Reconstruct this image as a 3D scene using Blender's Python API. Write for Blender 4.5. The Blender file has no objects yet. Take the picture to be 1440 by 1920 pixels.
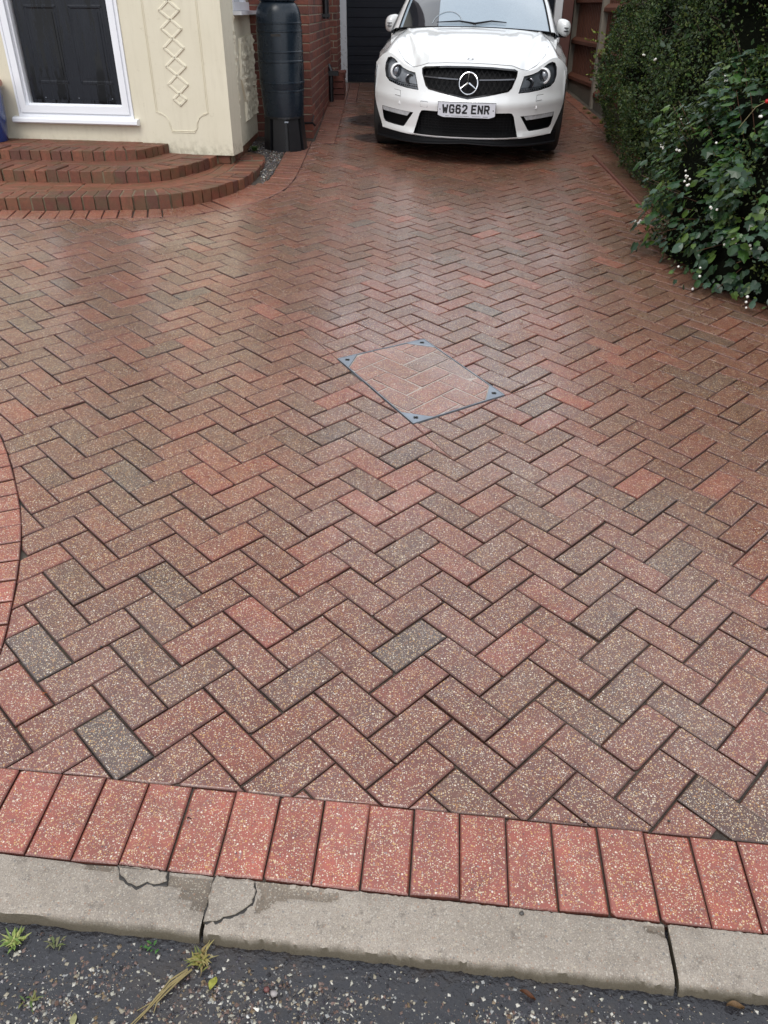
import bpy, bmesh, math, random
import numpy as np
from mathutils import Vector, Matrix
from mathutils.geometry import delaunay_2d_cdt

random.seed(7); RNG = np.random.default_rng(7)
SC = bpy.context.scene
COL = SC.collection

# ------------------------------------------------------------------ camera, world, sun, exposure
CAM_Z = 1.588
PITCH = math.radians(33.0); ROLL = math.radians(-0.30); FPX = 1460.0   # focal length in pixels of a 1440x1920 frame
cam_d = bpy.data.cameras.new('camera'); cam = bpy.data.objects.new('camera', cam_d); COL.objects.link(cam)
fw = Vector((0, math.cos(PITCH), -math.sin(PITCH))); up0 = Vector((0, math.sin(PITCH), math.cos(PITCH))); rt0 = Vector((1, 0, 0))
rt = rt0 * math.cos(ROLL) - up0 * math.sin(ROLL); up = rt0 * math.sin(ROLL) + up0 * math.cos(ROLL)
cam.matrix_world = Matrix(((rt.x, up.x, -fw.x, 0), (rt.y, up.y, -fw.y, 0), (rt.z, up.z, -fw.z, CAM_Z), (0, 0, 0, 1)))
cam_d.sensor_fit = 'VERTICAL'; cam_d.sensor_height = 36; cam_d.lens = 36 * FPX / 1920
cam_d.clip_start = 0.05; cam_d.clip_end = 500
SC.camera = cam

world = bpy.data.worlds.new("World"); SC.world = world; world.use_nodes = True
nt = world.node_tree; nt.nodes.clear()
SUN_EL, SUN_AZ = math.radians(52), math.radians(200)
o_ = nt.nodes.new('ShaderNodeOutputWorld'); bg = nt.nodes.new('ShaderNodeBackground')
sky = nt.nodes.new('ShaderNodeTexSky'); sky.sky_type = 'NISHITA'; sky.sun_disc = False
sky.sun_elevation = SUN_EL; sky.sun_rotation = SUN_AZ; sky.air_density = 1.0; sky.dust_density = 3.0
tc = nt.nodes.new('ShaderNodeTexCoord'); no = nt.nodes.new('ShaderNodeTexNoise'); no.inputs['Scale'].default_value = 2.2; no.inputs['Detail'].default_value = 6
cr = nt.nodes.new('ShaderNodeValToRGB'); cr.color_ramp.elements[0].position = .32; cr.color_ramp.elements[0].color = (5.0, 5.5, 6.3, 1)
cr.color_ramp.elements[1].position = .68; cr.color_ramp.elements[1].color = (12.4, 12.7, 13.1, 1)
mx = nt.nodes.new('ShaderNodeMix'); mx.data_type = 'RGBA'; mx.inputs[0].default_value = .85      # overcast: a cloud layer over most of the sky
nt.links.new(tc.outputs['Generated'], no.inputs['Vector']); nt.links.new(no.outputs['Fac'], cr.inputs['Fac'])
nt.links.new(sky.outputs[0], mx.inputs[6]); nt.links.new(cr.outputs[0], mx.inputs[7]); nt.links.new(mx.outputs[2], bg.inputs[0])
bg.inputs[1].default_value = 0.10; nt.links.new(bg.outputs[0], o_.inputs[0])
sun_d = bpy.data.lights.new('sun', 'SUN'); sun_d.energy = 0.9; sun_d.angle = math.radians(25); sun_d.color = (1, .97, .92)
sun = bpy.data.objects.new('sun', sun_d); COL.objects.link(sun)
sdir = Vector((math.sin(SUN_AZ) * math.cos(SUN_EL), math.cos(SUN_AZ) * math.cos(SUN_EL), math.sin(SUN_EL)))
sun.rotation_euler = sdir.to_track_quat('Z', 'Y').to_euler()
vs = SC.view_settings; vs.view_transform = 'Standard'; vs.look = 'None'; vs.gamma = 1; vs.use_curve_mapping = False; vs.exposure = 0.60
SC.cycles.max_bounces = 6; SC.cycles.transparent_max_bounces = 8; SC.cycles.caustics_reflective = False; SC.cycles.caustics_refractive = False

# ------------------------------------------------------------------ ground plane: the drive slopes up from the road
NX, NY, NZ = 0.02889759, -0.05385384, 0.9981306
GN = Vector((NX, NY, NZ))
def gz(x, y): return -(NX * x + NY * y) / NZ
CW = np.array([[rt.x, up.x, fw.x], [rt.y, up.y, fw.y], [rt.z, up.z, fw.z]])
CP = np.array([0, 0, CAM_Z])
def ray(px, py): return CW @ np.array([(px - 720) / FPX, (960 - py) / FPX, 1.0])
def on(px, py, P, n):          # the place seen at (px, py) of the photograph on a plane
    d = ray(px, py); P = np.array(P); n = np.array(n); return Vector(CP + d * (((P - CP) @ n) / (d @ n)))
def gr(px, py): return on(px, py, (0, 0, 0), (NX, NY, NZ))

# ------------------------------------------------------------------ helpers
def tag(o, label=None, cat=None, group=None, kind=None):
    if label: o['label'] = label
    if cat: o['category'] = cat
    if group: o['group'] = group
    if kind: o['kind'] = kind
    return o
def link(name, me, mat=None, parent=None):
    o = bpy.data.objects.new(name, me); COL.objects.link(o)
    if mat is not None and me is not None:
        for m in (mat if isinstance(mat, (list, tuple)) else [mat]): me.materials.append(m)
    if parent is not None: o.parent = parent
    return o
def empty(name, label, cat, group=None, kind=None, loc=None):
    o = bpy.data.objects.new(name, None); COL.objects.link(o); o.empty_display_size = .1
    return tag(o, label, cat, group, kind)
def smooth(me, ang=None):
    me.polygons.foreach_set('use_smooth', [True] * len(me.polygons)); me.update()
    if ang is not None: me.set_sharp_from_angle(angle=math.radians(ang))
class MB:                        # collects raw geometry
    def __init__(s): s.v = []; s.f = []; s.m = []; s.c = []
    def add(s, vs, fs, m=0, col=None):
        b = len(s.v); s.v += [tuple(v) for v in vs]; s.f += [tuple(i + b for i in f) for f in fs]; s.m += [m] * len(fs)
        s.c += [col or (1, 1, 1, 1)] * len(vs); return s
    def box(s, c, size, R=None, m=0, col=None, jit=0):
        hx, hy, hz = (d / 2 for d in size); c = Vector(c); vs = []
        for sx, sy, sz in ((-1,-1,-1),(1,-1,-1),(1,1,-1),(-1,1,-1),(-1,-1,1),(1,-1,1),(1,1,1),(-1,1,1)):
            v = Vector((sx*hx, sy*hy, sz*hz))
            if jit: v += Vector([random.uniform(-jit, jit) for _ in range(3)])
            vs.append(c + (R @ v if R else v))
        return s.add(vs, [(0,3,2,1),(4,5,6,7),(0,1,5,4),(1,2,6,5),(2,3,7,6),(3,0,4,7)], m, col)
    def prism(s, pts, z0f, z1f, m=0, col=None, ch=0.0):        # polygon in plan (ccw), bottom and top height functions
        n = len(pts)
        if ch:
            cx = sum(p[0] for p in pts)/n; cy = sum(p[1] for p in pts)/n
            ins = inset(pts, ch)
            vs = [(p[0], p[1], z0f(*p)) for p in pts] + [(p[0], p[1], z1f(*p) - ch*.8) for p in pts] + [(p[0], p[1], z1f(*p)) for p in ins]
            fs = [(i, (i+1)%n, n+(i+1)%n, n+i) for i in range(n)] + [(n+i, n+(i+1)%n, 2*n+(i+1)%n, 2*n+i) for i in range(n)] + [tuple(range(2*n, 3*n))]
        else:
            vs = [(p[0], p[1], z0f(*p)) for p in pts] + [(p[0], p[1], z1f(*p)) for p in pts]
            fs = [(i, (i+1)%n, n+(i+1)%n, n+i) for i in range(n)] + [tuple(range(n, 2*n)), tuple(range(n-1, -1, -1))]
        s.add(vs, fs, m, col)
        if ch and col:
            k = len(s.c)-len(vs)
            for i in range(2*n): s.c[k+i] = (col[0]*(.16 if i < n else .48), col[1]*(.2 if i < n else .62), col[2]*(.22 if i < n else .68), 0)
        return s
    def tube(s, pts, r, n=6, m=0, col=None, cap=True):
        pts = [Vector(p) for p in pts]; rs = r if isinstance(r, (list, tuple)) else [r]*len(pts); vs = []; fs = []
        for i, p in enumerate(pts):
            t = (pts[min(i+1, len(pts)-1)] - pts[max(i-1, 0)]).normalized(); a = t.orthogonal().normalized() if i == 0 else (a - t*a.dot(t)).normalized(); b = t.cross(a)
            for k in range(n): th = 2*math.pi*k/n; vs.append(p + (a*math.cos(th) + b*math.sin(th))*rs[i])
        for i in range(len(pts)-1):
            for k in range(n): fs.append((i*n+k, i*n+(k+1)%n, (i+1)*n+(k+1)%n, (i+1)*n+k))
        if cap: fs += [tuple(range(n-1, -1, -1)), tuple(range((len(pts)-1)*n, len(pts)*n))]
        return s.add(vs, fs, m, col)
    def lathe(s, prof, n=32, M=None, m=0, cap=False):         # prof: (r, z)
        vs = []; fs = []
        for r, z in prof:
            for k in range(n):
                th = 2*math.pi*k/n; v = Vector((r*math.cos(th), r*math.sin(th), z)); vs.append(M @ v if M else v)
        for i in range(len(prof)-1):
            for k in range(n): fs.append((i*n+k, i*n+(k+1)%n, (i+1)*n+(k+1)%n, (i+1)*n+k))
        if cap: fs += [tuple(range(n-1, -1, -1)), tuple(range((len(prof)-1)*n, len(prof)*n))]
        return s.add(vs, fs, m)
    def build(s, name, mat, parent=None, sm=None, attr=False, X=None):
        me = bpy.data.meshes.new(name); v = s.v if X is None else [X @ Vector(q) for q in s.v]
        me.from_pydata(v, [], s.f)
        if any(s.m): me.polygons.foreach_set('material_index', s.m)
        if attr:
            a = me.color_attributes.new('tone', 'FLOAT_COLOR', 'POINT'); a.data.foreach_set('color', [x for c in s.c for x in c])
        me.update()
        o = link(name, me, mat, parent)
        if sm is not None: smooth(me, sm)
        return o
def area2(p): return sum(p[i][0]*p[(i+1)%len(p)][1] - p[(i+1)%len(p)][0]*p[i][1] for i in range(len(p)))
def ccw(p): return list(p) if area2(p) > 0 else list(reversed(p))
def inset(pts, d):
    n = len(pts); out = []
    for i in range(n):
        a, b, c = pts[i-1], pts[i], pts[(i+1) % n]
        e1 = Vector((b[0]-a[0], b[1]-a[1])); e2 = Vector((c[0]-b[0], c[1]-b[1]))
        if e1.length < 1e-9 or e2.length < 1e-9: out.append(b); continue
        n1 = Vector((-e1.y, e1.x)).normalized(); n2 = Vector((-e2.y, e2.x)).normalized(); k = n1 + n2
        q = k / max(.35, k.dot(n1)) if k.length > 1e-6 else n1
        if q.length > 3: q = q.normalized() * 3
        out.append((b[0] + q.x*d, b[1] + q.y*d))
    return out
def clip(poly, p, nrm, off=0.0):          # keep the side nrm points to
    out = []
    def s(q): return (q[0]-p[0])*nrm[0] + (q[1]-p[1])*nrm[1] - off
    for i in range(len(poly)):
        a, b = poly[i], poly[(i+1) % len(poly)]; sa, sb = s(a), s(b)
        if sa >= 0: out.append(a)
        if (sa >= 0) != (sb >= 0):
            t = sa/(sa-sb); out.append((a[0]+(b[0]-a[0])*t, a[1]+(b[1]-a[1])*t))
    return out
def inpoly(x, y, P):
    c = False; j = len(P)-1
    for i in range(len(P)):
        if (P[i][1] > y) != (P[j][1] > y) and x < (P[j][0]-P[i][0])*(y-P[i][1])/(P[j][1]-P[i][1]) + P[i][0]: c = not c
        j = i
    return c
def interp(x, tab): return float(np.interp(x, [t[0] for t in tab], [t[1] for t in tab]))
def resample(pts, step):
    out = [Vector(pts[0])]; acc = 0
    P = [Vector(p) for p in pts]; L = [0]
    for a, b in zip(P, P[1:]): L.append(L[-1] + (b-a).length)
    n = max(1, round(L[-1]/step)); res = []
    for k in range(n+1):
        d = L[-1]*k/n; i = min(len(P)-2, max(0, np.searchsorted(L, d, side='right')-1)); t = (d-L[i])/max(1e-9, L[i+1]-L[i]); res.append(P[i].lerp(P[i+1], min(1, t)))
    return res
def catmull(pts, k=6):
    P = [Vector(p) for p in pts]; P = [P[0]*2-P[1]] + P + [P[-1]*2-P[-2]]; out = []
    for i in range(1, len(P)-2):
        for j in range(k):
            t = j/k; a, b, c, d = P[i-1:i+3]
            out.append(.5*((2*b) + (c-a)*t + (2*a-5*b+4*c-d)*t*t + (3*b-a-3*c+d)*t**3))
    return out + [P[-2]]

# ------------------------------------------------------------------ materials
class N:
    def __init__(s, name):
        s.mat = bpy.data.materials.new(name); s.mat.use_nodes = True; s.t = s.mat.node_tree; s.t.nodes.clear()
        s.out = s.n('OutputMaterial'); s.p = s.n('BsdfPrincipled'); s.l(s.p.outputs[0], s.out.inputs[0])
        s.geo = s.n('NewGeometry')
    def n(s, ty): return s.t.nodes.new('ShaderNode' + ty)
    def l(s, a, b): s.t.links.new(a, b)
    def put(s, v, sock):
        if hasattr(v, 'links') or hasattr(v, 'is_linked'): s.l(v, sock)
        else: sock.default_value = v
    def pos(s, sc=(1, 1, 1), obj=False):
        m = s.n('Mapping'); m.inputs['Scale'].default_value = sc
        if obj: t = s.n('TexCoord'); s.l(t.outputs['Object'], m.inputs[0])
        else: s.l(s.geo.outputs['Position'], m.inputs[0])
        return m.outputs[0]
    def noise(s, scale, detail=3, rough=.55, vec=None, out='Fac', dist=0):
        k = s.n('TexNoise'); k.inputs['Scale'].default_value = scale; k.inputs['Detail'].default_value = detail; k.inputs['Roughness'].default_value = rough; k.inputs['Distortion'].default_value = dist
        s.l(vec if vec is not None else s.geo.outputs['Position'], k.inputs['Vector']); return k.outputs[out]
    def voro(s, scale, vec=None, dim='3D', feat='F1', rnd=1):
        k = s.n('TexVoronoi'); k.voronoi_dimensions = dim; k.feature = feat; k.inputs['Scale'].default_value = scale; k.inputs['Randomness'].default_value = rnd
        s.l(vec if vec is not None else s.geo.outputs['Position'], k.inputs['Vector']); return k
    def ramp(s, fac, stops, const=False):
        r = s.n('ValToRGB'); e = r.color_ramp.elements
        if const: r.color_ramp.interpolation = 'CONSTANT'
        while len(e) < len(stops): e.new(.5)
        for i, (p, c) in enumerate(stops): e[i].position = p; e[i].color = (c[0], c[1], c[2], 1) if hasattr(c, '__len__') else (c, c, c, 1)
        s.l(fac, r.inputs[0]); return r.outputs[0]
    def math(s, op, a, b=0.0, c=None, clamp=False):
        m = s.n('Math'); m.operation = op; m.use_clamp = clamp; s.put(a, m.inputs[0]); s.put(b, m.inputs[1])
        if c is not None: s.put(c, m.inputs[2])
        return m.outputs[0]
    def mix(s, f, a, b, mode='MIX'):
        m = s.n('Mix'); m.data_type = 'RGBA'; m.blend_type = mode; s.put(f, m.inputs[0])
        for v, i in ((a, 6), (b, 7)): s.put((v[0], v[1], v[2], 1) if isinstance(v, tuple) and len(v) == 3 else v, m.inputs[i])
        return m.outputs[2]
    def sep(s, c, k): q = s.n('SeparateColor'); s.l(c, q.inputs[0]); return q.outputs[k]
    def bump(s, h, st, dist=.002):
        b = s.n('Bump'); b.inputs['Strength'].default_value = st; b.inputs['Distance'].default_value = dist; s.l(h, b.inputs['Height']); s.l(b.outputs[0], s.p.inputs['Normal']); return b
    def set(s, **k):
        for a, v in k.items():
            nm = {'col': 'Base Color', 'rough': 'Roughness', 'metal': 'Metallic', 'spec': 'Specular IOR Level', 'coat': 'Coat Weight', 'coatr': 'Coat Roughness', 'alpha': 'Alpha', 'trans': 'Transmission Weight', 'sss': 'Subsurface Weight'}[a]
            if isinstance(v, tuple) and len(v) == 3: v = (*v, 1)
            s.put(v, s.p.inputs[nm])
        return s
    def attr(s, nm='tone'): a = s.n('Attribute'); a.attribute_name = nm; return a
    def rand(s): o = s.n('ObjectInfo'); return o.outputs['Random']

def plain(name, col, rough=.5, metal=0, coat=0, nz=.12, sc=9, bump=0):
    m = N(name); f = m.noise(sc, 5, .6)
    c = m.mix(f, tuple(x*(1-nz) for x in col), tuple(min(1, x*(1+nz)) for x in col)); m.set(col=c, metal=metal, coat=coat)
    m.set(rough=m.math('MULTIPLY_ADD', m.noise(sc*2.3, 3), .16, rough-.08))
    if bump: m.bump(m.noise(sc*12, 4), bump, .002)
    return m.mat

def paver_mat(name, light=1.0, dens=1.0):
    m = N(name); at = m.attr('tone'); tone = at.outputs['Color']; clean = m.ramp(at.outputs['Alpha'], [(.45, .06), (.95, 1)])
    xy = m.pos((1, 1, 0))
    big = m.noise(2.3, 4, .6, xy); mid = m.noise(14, 5, .65, xy); fine = m.noise(520, 2, .7, xy)
    base = m.mix(m.ramp(mid, [(.3, 0), (.72, 1)]), m.mix(1, tone, (.70, .74, .78), 'MULTIPLY'), m.mix(1, tone, (1.22, 1.08, .96), 'MULTIPLY'))
    base = m.mix(m.math('MULTIPLY', m.ramp(big, [(.42, 0), (.68, 1)]), m.math('MULTIPLY', clean, .26)), base, (.098, .060, .040))          # greenish grey film of weather
    base = m.mix(m.ramp(fine, [(.3, .34), (.7, 0)]), base, (.05, .032, .028))
    base = m.mix(m.math('MULTIPLY', m.ramp(m.noise(55, 5, .75, xy), [(.60, 0), (.68, .55)]), clean), base, (.040, .032, .030))      # dark worn scuffs
    pat = m.noise(.9, 4, .6, xy); base = m.mix(m.ramp(pat, [(.42, 0), (.62, .30)]), base, m.mix(1, base, (.62, .62, .66), 'MULTIPLY'))
    v1 = m.voro(215, xy, '2D'); v2 = m.voro(118, xy, '2D'); v3 = m.voro(390, xy, '2D')
    stonecol = lambda v: m.ramp(m.sep(v.outputs['Color'], 1), [(0, (.55, .45, .31)), (.24, (.50, .29, .09)), (.40, (.72, .64, .53)), (.55, (.40, .19, .08)), (.7, (.58, .44, .24)), (.86, (.24, .21, .20)), (.95, (.04, .035, .035))], True)
    clump = m.ramp(m.noise(30, 3, .6, xy), [(.3, .55), (.7, 1.0)])
    for v, d, rad in ((v3, .34*dens, .42), (v1, .36*dens, .37), (v2, .16*dens, .30)):
        sel = m.math('LESS_THAN', m.sep(v.outputs['Color'], 0), m.math('MULTIPLY', clump, d))
        ins = m.ramp(m.math('DIVIDE', v.outputs['Distance'], rad), [(.72, 1), (1, 0)])
        f = m.math('MULTIPLY', m.math('MULTIPLY', m.math('MULTIPLY', sel, ins), .80), clean)
        base = m.mix(f, base, stonecol(v))
    wet = m.noise(5, 3, .6, xy)
    # two dark ellipses mixed into the colour beside the front wheel
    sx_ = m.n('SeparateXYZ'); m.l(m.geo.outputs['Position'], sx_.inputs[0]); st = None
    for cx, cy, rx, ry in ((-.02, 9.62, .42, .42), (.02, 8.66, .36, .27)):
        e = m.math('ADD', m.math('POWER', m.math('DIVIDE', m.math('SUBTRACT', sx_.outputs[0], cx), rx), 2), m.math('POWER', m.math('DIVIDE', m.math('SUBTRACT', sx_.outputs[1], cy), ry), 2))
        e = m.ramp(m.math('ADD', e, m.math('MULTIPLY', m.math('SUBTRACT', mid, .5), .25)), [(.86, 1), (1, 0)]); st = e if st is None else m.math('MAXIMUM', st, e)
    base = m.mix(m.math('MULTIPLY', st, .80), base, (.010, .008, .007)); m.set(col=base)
    m.set(rough=m.math('ADD', m.ramp(wet, [(.35, .20), (.7, .36)]), m.math('MULTIPLY', fine, .12)), spec=.5, coat=m.math('MULTIPLY', m.ramp(m.noise(1.7, 5, .7, xy), [(.40, .25), (.62, .95)]), clean), coatr=.20)
    h = m.math('ADD', m.math('MULTIPLY', fine, .6), m.math('MULTIPLY', v1.outputs['Distance'], 1.2)); m.bump(h, .40, .0010)
    return m.mat
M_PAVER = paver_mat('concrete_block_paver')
def brick_mat(name, cols, rnd=True, mossy=0.0, speck=.3, wet=.5):
    m = N(name)
    if rnd: r = m.rand()
    else: r = m.attr('tone').outputs['Fac']
    base = m.ramp(r, [(i/(len(cols)-1), c) for i, c in enumerate(cols)])
    n1 = m.noise(38, 5, .7); n2 = m.noise(260, 3, .7); n3 = m.noise(7, 4, .6)
    base = m.mix(m.ramp(n1, [(.35, .5), (.62, 0)]), base, tuple(x*.42 for x in cols[0]))
    base = m.mix(m.ramp(n2, [(.55, 0), (.75, speck)]), base, (.34, .22, .15))
    if mossy: base = m.mix(m.math('MULTIPLY', m.ramp(n3, [(.46, 0), (.63, 1)]), mossy), base, (.075, .068, .030))
    m.set(col=base, rough=m.math('MULTIPLY_ADD', n1, .35, wet-.12)); m.bump(m.math('ADD', n1, m.math('MULTIPLY', n2, .5)), .6, .003)
    return m.mat
M_STEP = brick_mat('step_brick', [(.150, .046, .026), (.190, .058, .031), (.225, .078, .040), (.105, .036, .024), (.165, .052, .028)], mossy=.45, speck=.5, wet=.55)
M_WALLB = brick_mat('wall_brick', [(.15, .052, .038), (.19, .062, .044), (.235, .072, .045), (.17, .05, .036), (.10, .042, .036)], mossy=.05, speck=.15, wet=.72)
M_MORTAR = plain('mortar', (.30, .255, .19), .9, nz=.3, sc=30, bump=.5)
M_MORTAR2 = plain('step_mortar', (.17, .135, .085), .85, nz=.6, sc=22, bump=.7)
M_BED = plain('jointing_sand', (.040, .032, .026), .8, nz=.6, sc=24, bump=.5)
def bed_mat():
    m = N('sanded_joint'); n1 = m.noise(3, 5, .7); n2 = m.noise(90, 3, .7); c = m.mix(m.ramp(n1, [(.40, 0), (.62, 1)]), (.032, .026, .021), (.095, .076, .058)); c = m.mix(m.ramp(n2, [(.5, 0), (.7, .6)]), c, (.11, .092, .072))
    c = m.mix(m.math('MULTIPLY', m.ramp(m.noise(6, 4, .7), [(.58, 0), (.66, .7)]), 1.0), c, (.035, .042, .014)); m.set(col=c, rough=.8); m.bump(n2, .8, .003); return m.mat
M_BED = bed_mat()
M_SOIL = plain('soil', (.035, .027, .019), .85, nz=.5, sc=30, bump=.9)

# ------------------------------------------------------------------ SETTING: ground, drive, borders, kerb, road
g = MB()
def gq(x0, x1, y0, y1, dz0=0, dz1=0): g.add([(x0, y0, gz(0, y0)*1 + dz0), (x1, y0, gz(0, y0) + dz0), (x1, y1, gz(0, y1) + dz1), (x0, y1, gz(0, y1) + dz1)], [(0, 1, 2, 3)])
P_ = lambda x, y, d: (x, y, gz(x, y) + d)
g.add([P_(-8, .7, -.06), P_(8, .7, -.06), P_(8, 16, -.06), P_(-8, 16, -.06), (-150, 16, .9), (150, 16, .9), (150, 200, .9), (-150, 200, .9), (-150, .7, .0), (150, .7, .0)],
      [(0, 1, 2, 3), (3, 2, 5, 4), (4, 5, 6, 7), (8, 0, 3, 4), (1, 9, 5, 2)])
tag(g.build('ground', M_SOIL), kind='structure')

U = 0.1025
O2 = Vector((0.036, 1.526)); EU = Vector((0.714, 0.699)).normalized()*U*.9995; EV = Vector((-0.699, 0.713)).normalized()*U*.9985
EU = Vector((0.71427, 0.69866))*U; EV = Vector((-0.69914, 0.71254))*U
ARC = [(-1.75, 3.02), (-1.64, 2.90), (-1.491, 2.692), (-1.37, 2.488), (-1.237, 2.227), (-1.158, 2.027), (-1.092, 1.802), (-1.042, 1.587), (-1.02, 1.40), (-1.02, 1.19)]
STEPB = [(-4.2, 5.40), (-2.608, 5.491), (-1.986, 5.569), (-1.52, 5.666), (-1.36, 5.739), (-1.185, 5.898), (-1.0, 6.08), (-0.863, 6.325), (-0.789, 6.554), (-0.75, 6.85), (-0.735, 7.3), (-0.73, 7.8), (-0.725, 8.40)]
WALLB = [(-0.50, 8.30), (-0.498, 10.75)]
FRONT_A, FRONT_B = Vector((-.895, 1.198)), Vector((.856, 1.05))
fdir = (FRONT_B-FRONT_A).normalized(); fn = Vector((-fdir.y, fdir.x))
COVER = [gr(633, 673), gr(775, 795), gr(946, 741), gr(795, 636)]; COVER = ccw([(p.x, p.y) for p in COVER])

def side_of_polyline(poly, line, keep_left, gap=.001):
    # clip a block with the nearest segment of a border line
    c = Vector((sum(p[0] for p in poly)/len(poly), sum(p[1] for p in poly)/len(poly))); best = None
    for a, b in zip(line, line[1:]):
        a = Vector(a); b = Vector(b); t = max(0, min(1, (c-a).dot(b-a)/(b-a).length_squared)); d = (c-(a+(b-a)*t)).length
        if best is None or d < best[0]: best = (d, a, b)
    if best[0] > .16:
        a, b = best[1], best[2]; n_ = Vector((-(b-a).y, (b-a).x)).normalized()*(1 if keep_left else -1)
        return poly if (c-a).dot(n_) > 0 else []
    a, b = best[1], best[2]; n_ = Vector((-(b-a).y, (b-a).x)).normalized()*(1 if keep_left else -1)
    return clip(poly, a, n_, gap)

def carea(p): return abs(area2(p))/2 if len(p) > 2 else 0
def dedupe(p):
    out = []
    for q in p:
        if not out or (Vector(q)-Vector(out[-1])).length > .0012: out.append(q)
    if len(out) > 1 and (Vector(out[0])-Vector(out[-1])).length < .0012: out.pop()
    return out
driveway = tag(MB().add([P_(x, y, -.009) for x, y in [(-5, .9), (3.0, .9), (3.0, 12.7), (-.8, 12.7), (-.8, 8.6), (-5, 8.6)]], [(0, 1, 2, 3, 4, 5)]).build('driveway', M_BED), kind='structure')

def paver_col():
    r = random.random(); b = random.uniform(.86, 1.14)
    if r < .52: c = (.178, .060, .042)
    elif r < .78: c = (.150, .063, .044)
    elif r < .93: c = (.222, .063, .043)
    elif r < .98: c = (.124, .062, .046)
    else: c = (.29, .074, .048)
    return (c[0]*b, c[1]*b, c[2]*b, 1)
SPECIAL = {}
def special(px, py, c): p = gr(px, py); SPECIAL[(p.x, p.y)] = c
for q in ((485, 1165), (385, 893), (500, 575), (670, 735)): special(*q, (.27, .070, .050, 1))
for q in ((70, 1225), (205, 1385), (765, 1207), (235, 885), (88, 655), (560, 600)): special(*q, (.115, .072, .060, 1))
for q in ((690, 420), (870, 535), (905, 575), (850, 560), (355, 545)): special(*q, (.118, .084, .072, 1))

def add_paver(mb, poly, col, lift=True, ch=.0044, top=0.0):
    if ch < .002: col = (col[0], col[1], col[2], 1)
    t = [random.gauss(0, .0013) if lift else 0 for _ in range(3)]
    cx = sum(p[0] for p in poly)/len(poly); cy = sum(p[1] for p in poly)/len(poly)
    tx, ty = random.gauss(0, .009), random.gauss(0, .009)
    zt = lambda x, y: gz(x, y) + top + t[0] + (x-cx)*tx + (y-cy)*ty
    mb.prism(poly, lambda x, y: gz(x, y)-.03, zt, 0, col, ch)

pavers = []
KERB_X = 2.0
for i in range(-60, 150):
    for j in range(-60, 150):
        c = (i-j) % 4
        if c == 0: a, b, w, h = i, j, 2, 1
        elif c == 3: a, b, w, h = i, j, 1, 2
        else: continue
        o = O2 + EU*a + EV*b; ce = o + EU*w/2 + EV*h/2
        if ce.x < -4.2 or ce.x > 3.05 or ce.y < .8 or ce.y > 12.6: continue
        gp = .0019; eu, ev = EU/U, EV/U
        jo = Vector((random.gauss(0, .0006), random.gauss(0, .0006))); o = o + jo
        ra = random.gauss(0, .006); eu = Vector((eu.x-eu.y*ra, eu.y+eu.x*ra)); ev = Vector((ev.x-ev.y*ra, ev.y+ev.x*ra)); o = ce - eu*w*U/2 - ev*h*U/2 + jo
        EUr, EVr = eu*U, ev*U
        q = [o+eu*gp+ev*gp, o+EUr*w-eu*gp+ev*gp, o+EUr*w+EVr*h-eu*gp-ev*gp, o+EVr*h+eu*gp-ev*gp]
        poly = [(v.x, v.y) for v in q]
        poly = clip(poly, FRONT_A, fn, .003)
        if len(poly) < 3: continue
        if ce.y < 3.2 and ce.x < -.7: poly = side_of_polyline(poly, ARC, True)
        if len(poly) < 3: continue
        if ce.y < 8.3 and ce.x < -.5: poly = side_of_polyline(poly, STEPB, False)
        if len(poly) < 3: continue
        if ce.y >= 8.3:
            if ce.x < -.45: poly = clip(poly, WALLB[0], (1, 0), .003)
            if ce.x < -.2 and ce.y > 10.5: poly = clip(poly, (0, 10.78), (0, -1), 0)
            if ce.x >= -.2: poly = clip(poly, (0, 12.0), (0, -1), 0)
        if len(poly) < 3: continue
        if ce.y > 7.8 and ce.x > 2.1: poly = clip(poly, (2.386, 0), (-1, 0), .003)
        elif 6.2 < ce.y <= 7.8 and ce.x > 1.8: poly = clip(poly, (2.0, 0), (-1, 0), .012)
        if len(poly) < 3: continue
        # the recessed cover takes a rhomboid out of the bond
        if -.5 < ce.x < .8 and 2.6 < ce.y < 4.0:
            if inpoly(ce.x, ce.y, COVER): rem = True
            pieces = [poly]; outp = []
            cur = poly
            for k in range(4):
                A = Vector(COVER[k]); B = Vector(COVER[(k+1) % 4]); nn = Vector((-(B-A).y, (B-A).x)).normalized()
                o_piece = clip(cur, A, -nn, .003); cur = clip(cur, A, nn, -.003)
                if len(o_piece) > 2 and carea(o_piece) > .0004: outp.append(o_piece)
                if len(cur) < 3: break
            polys = outp
        else: polys = [poly]
        for poly in polys:
            poly = dedupe(poly)
            if len(poly) < 3 or carea(poly) < .0004: continue
            cc = (sum(p[0] for p in poly)/len(poly), sum(p[1] for p in poly)/len(poly))
            col = paver_col()
            for (sx, sy), sc_ in SPECIAL.items():
                if inpoly(sx, sy, poly): col = sc_
            if carea(poly) < .012: col = (.235*random.uniform(.9, 1.1), .078, .058, 1)
            dist = math.hypot(cc[0], cc[1]); vis = abs(cc[0]) < .56*cc[1] + .12
            pavers.append((dist if vis else dist+50, poly, col))
pavers.sort(key=lambda t: t[0])
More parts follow.
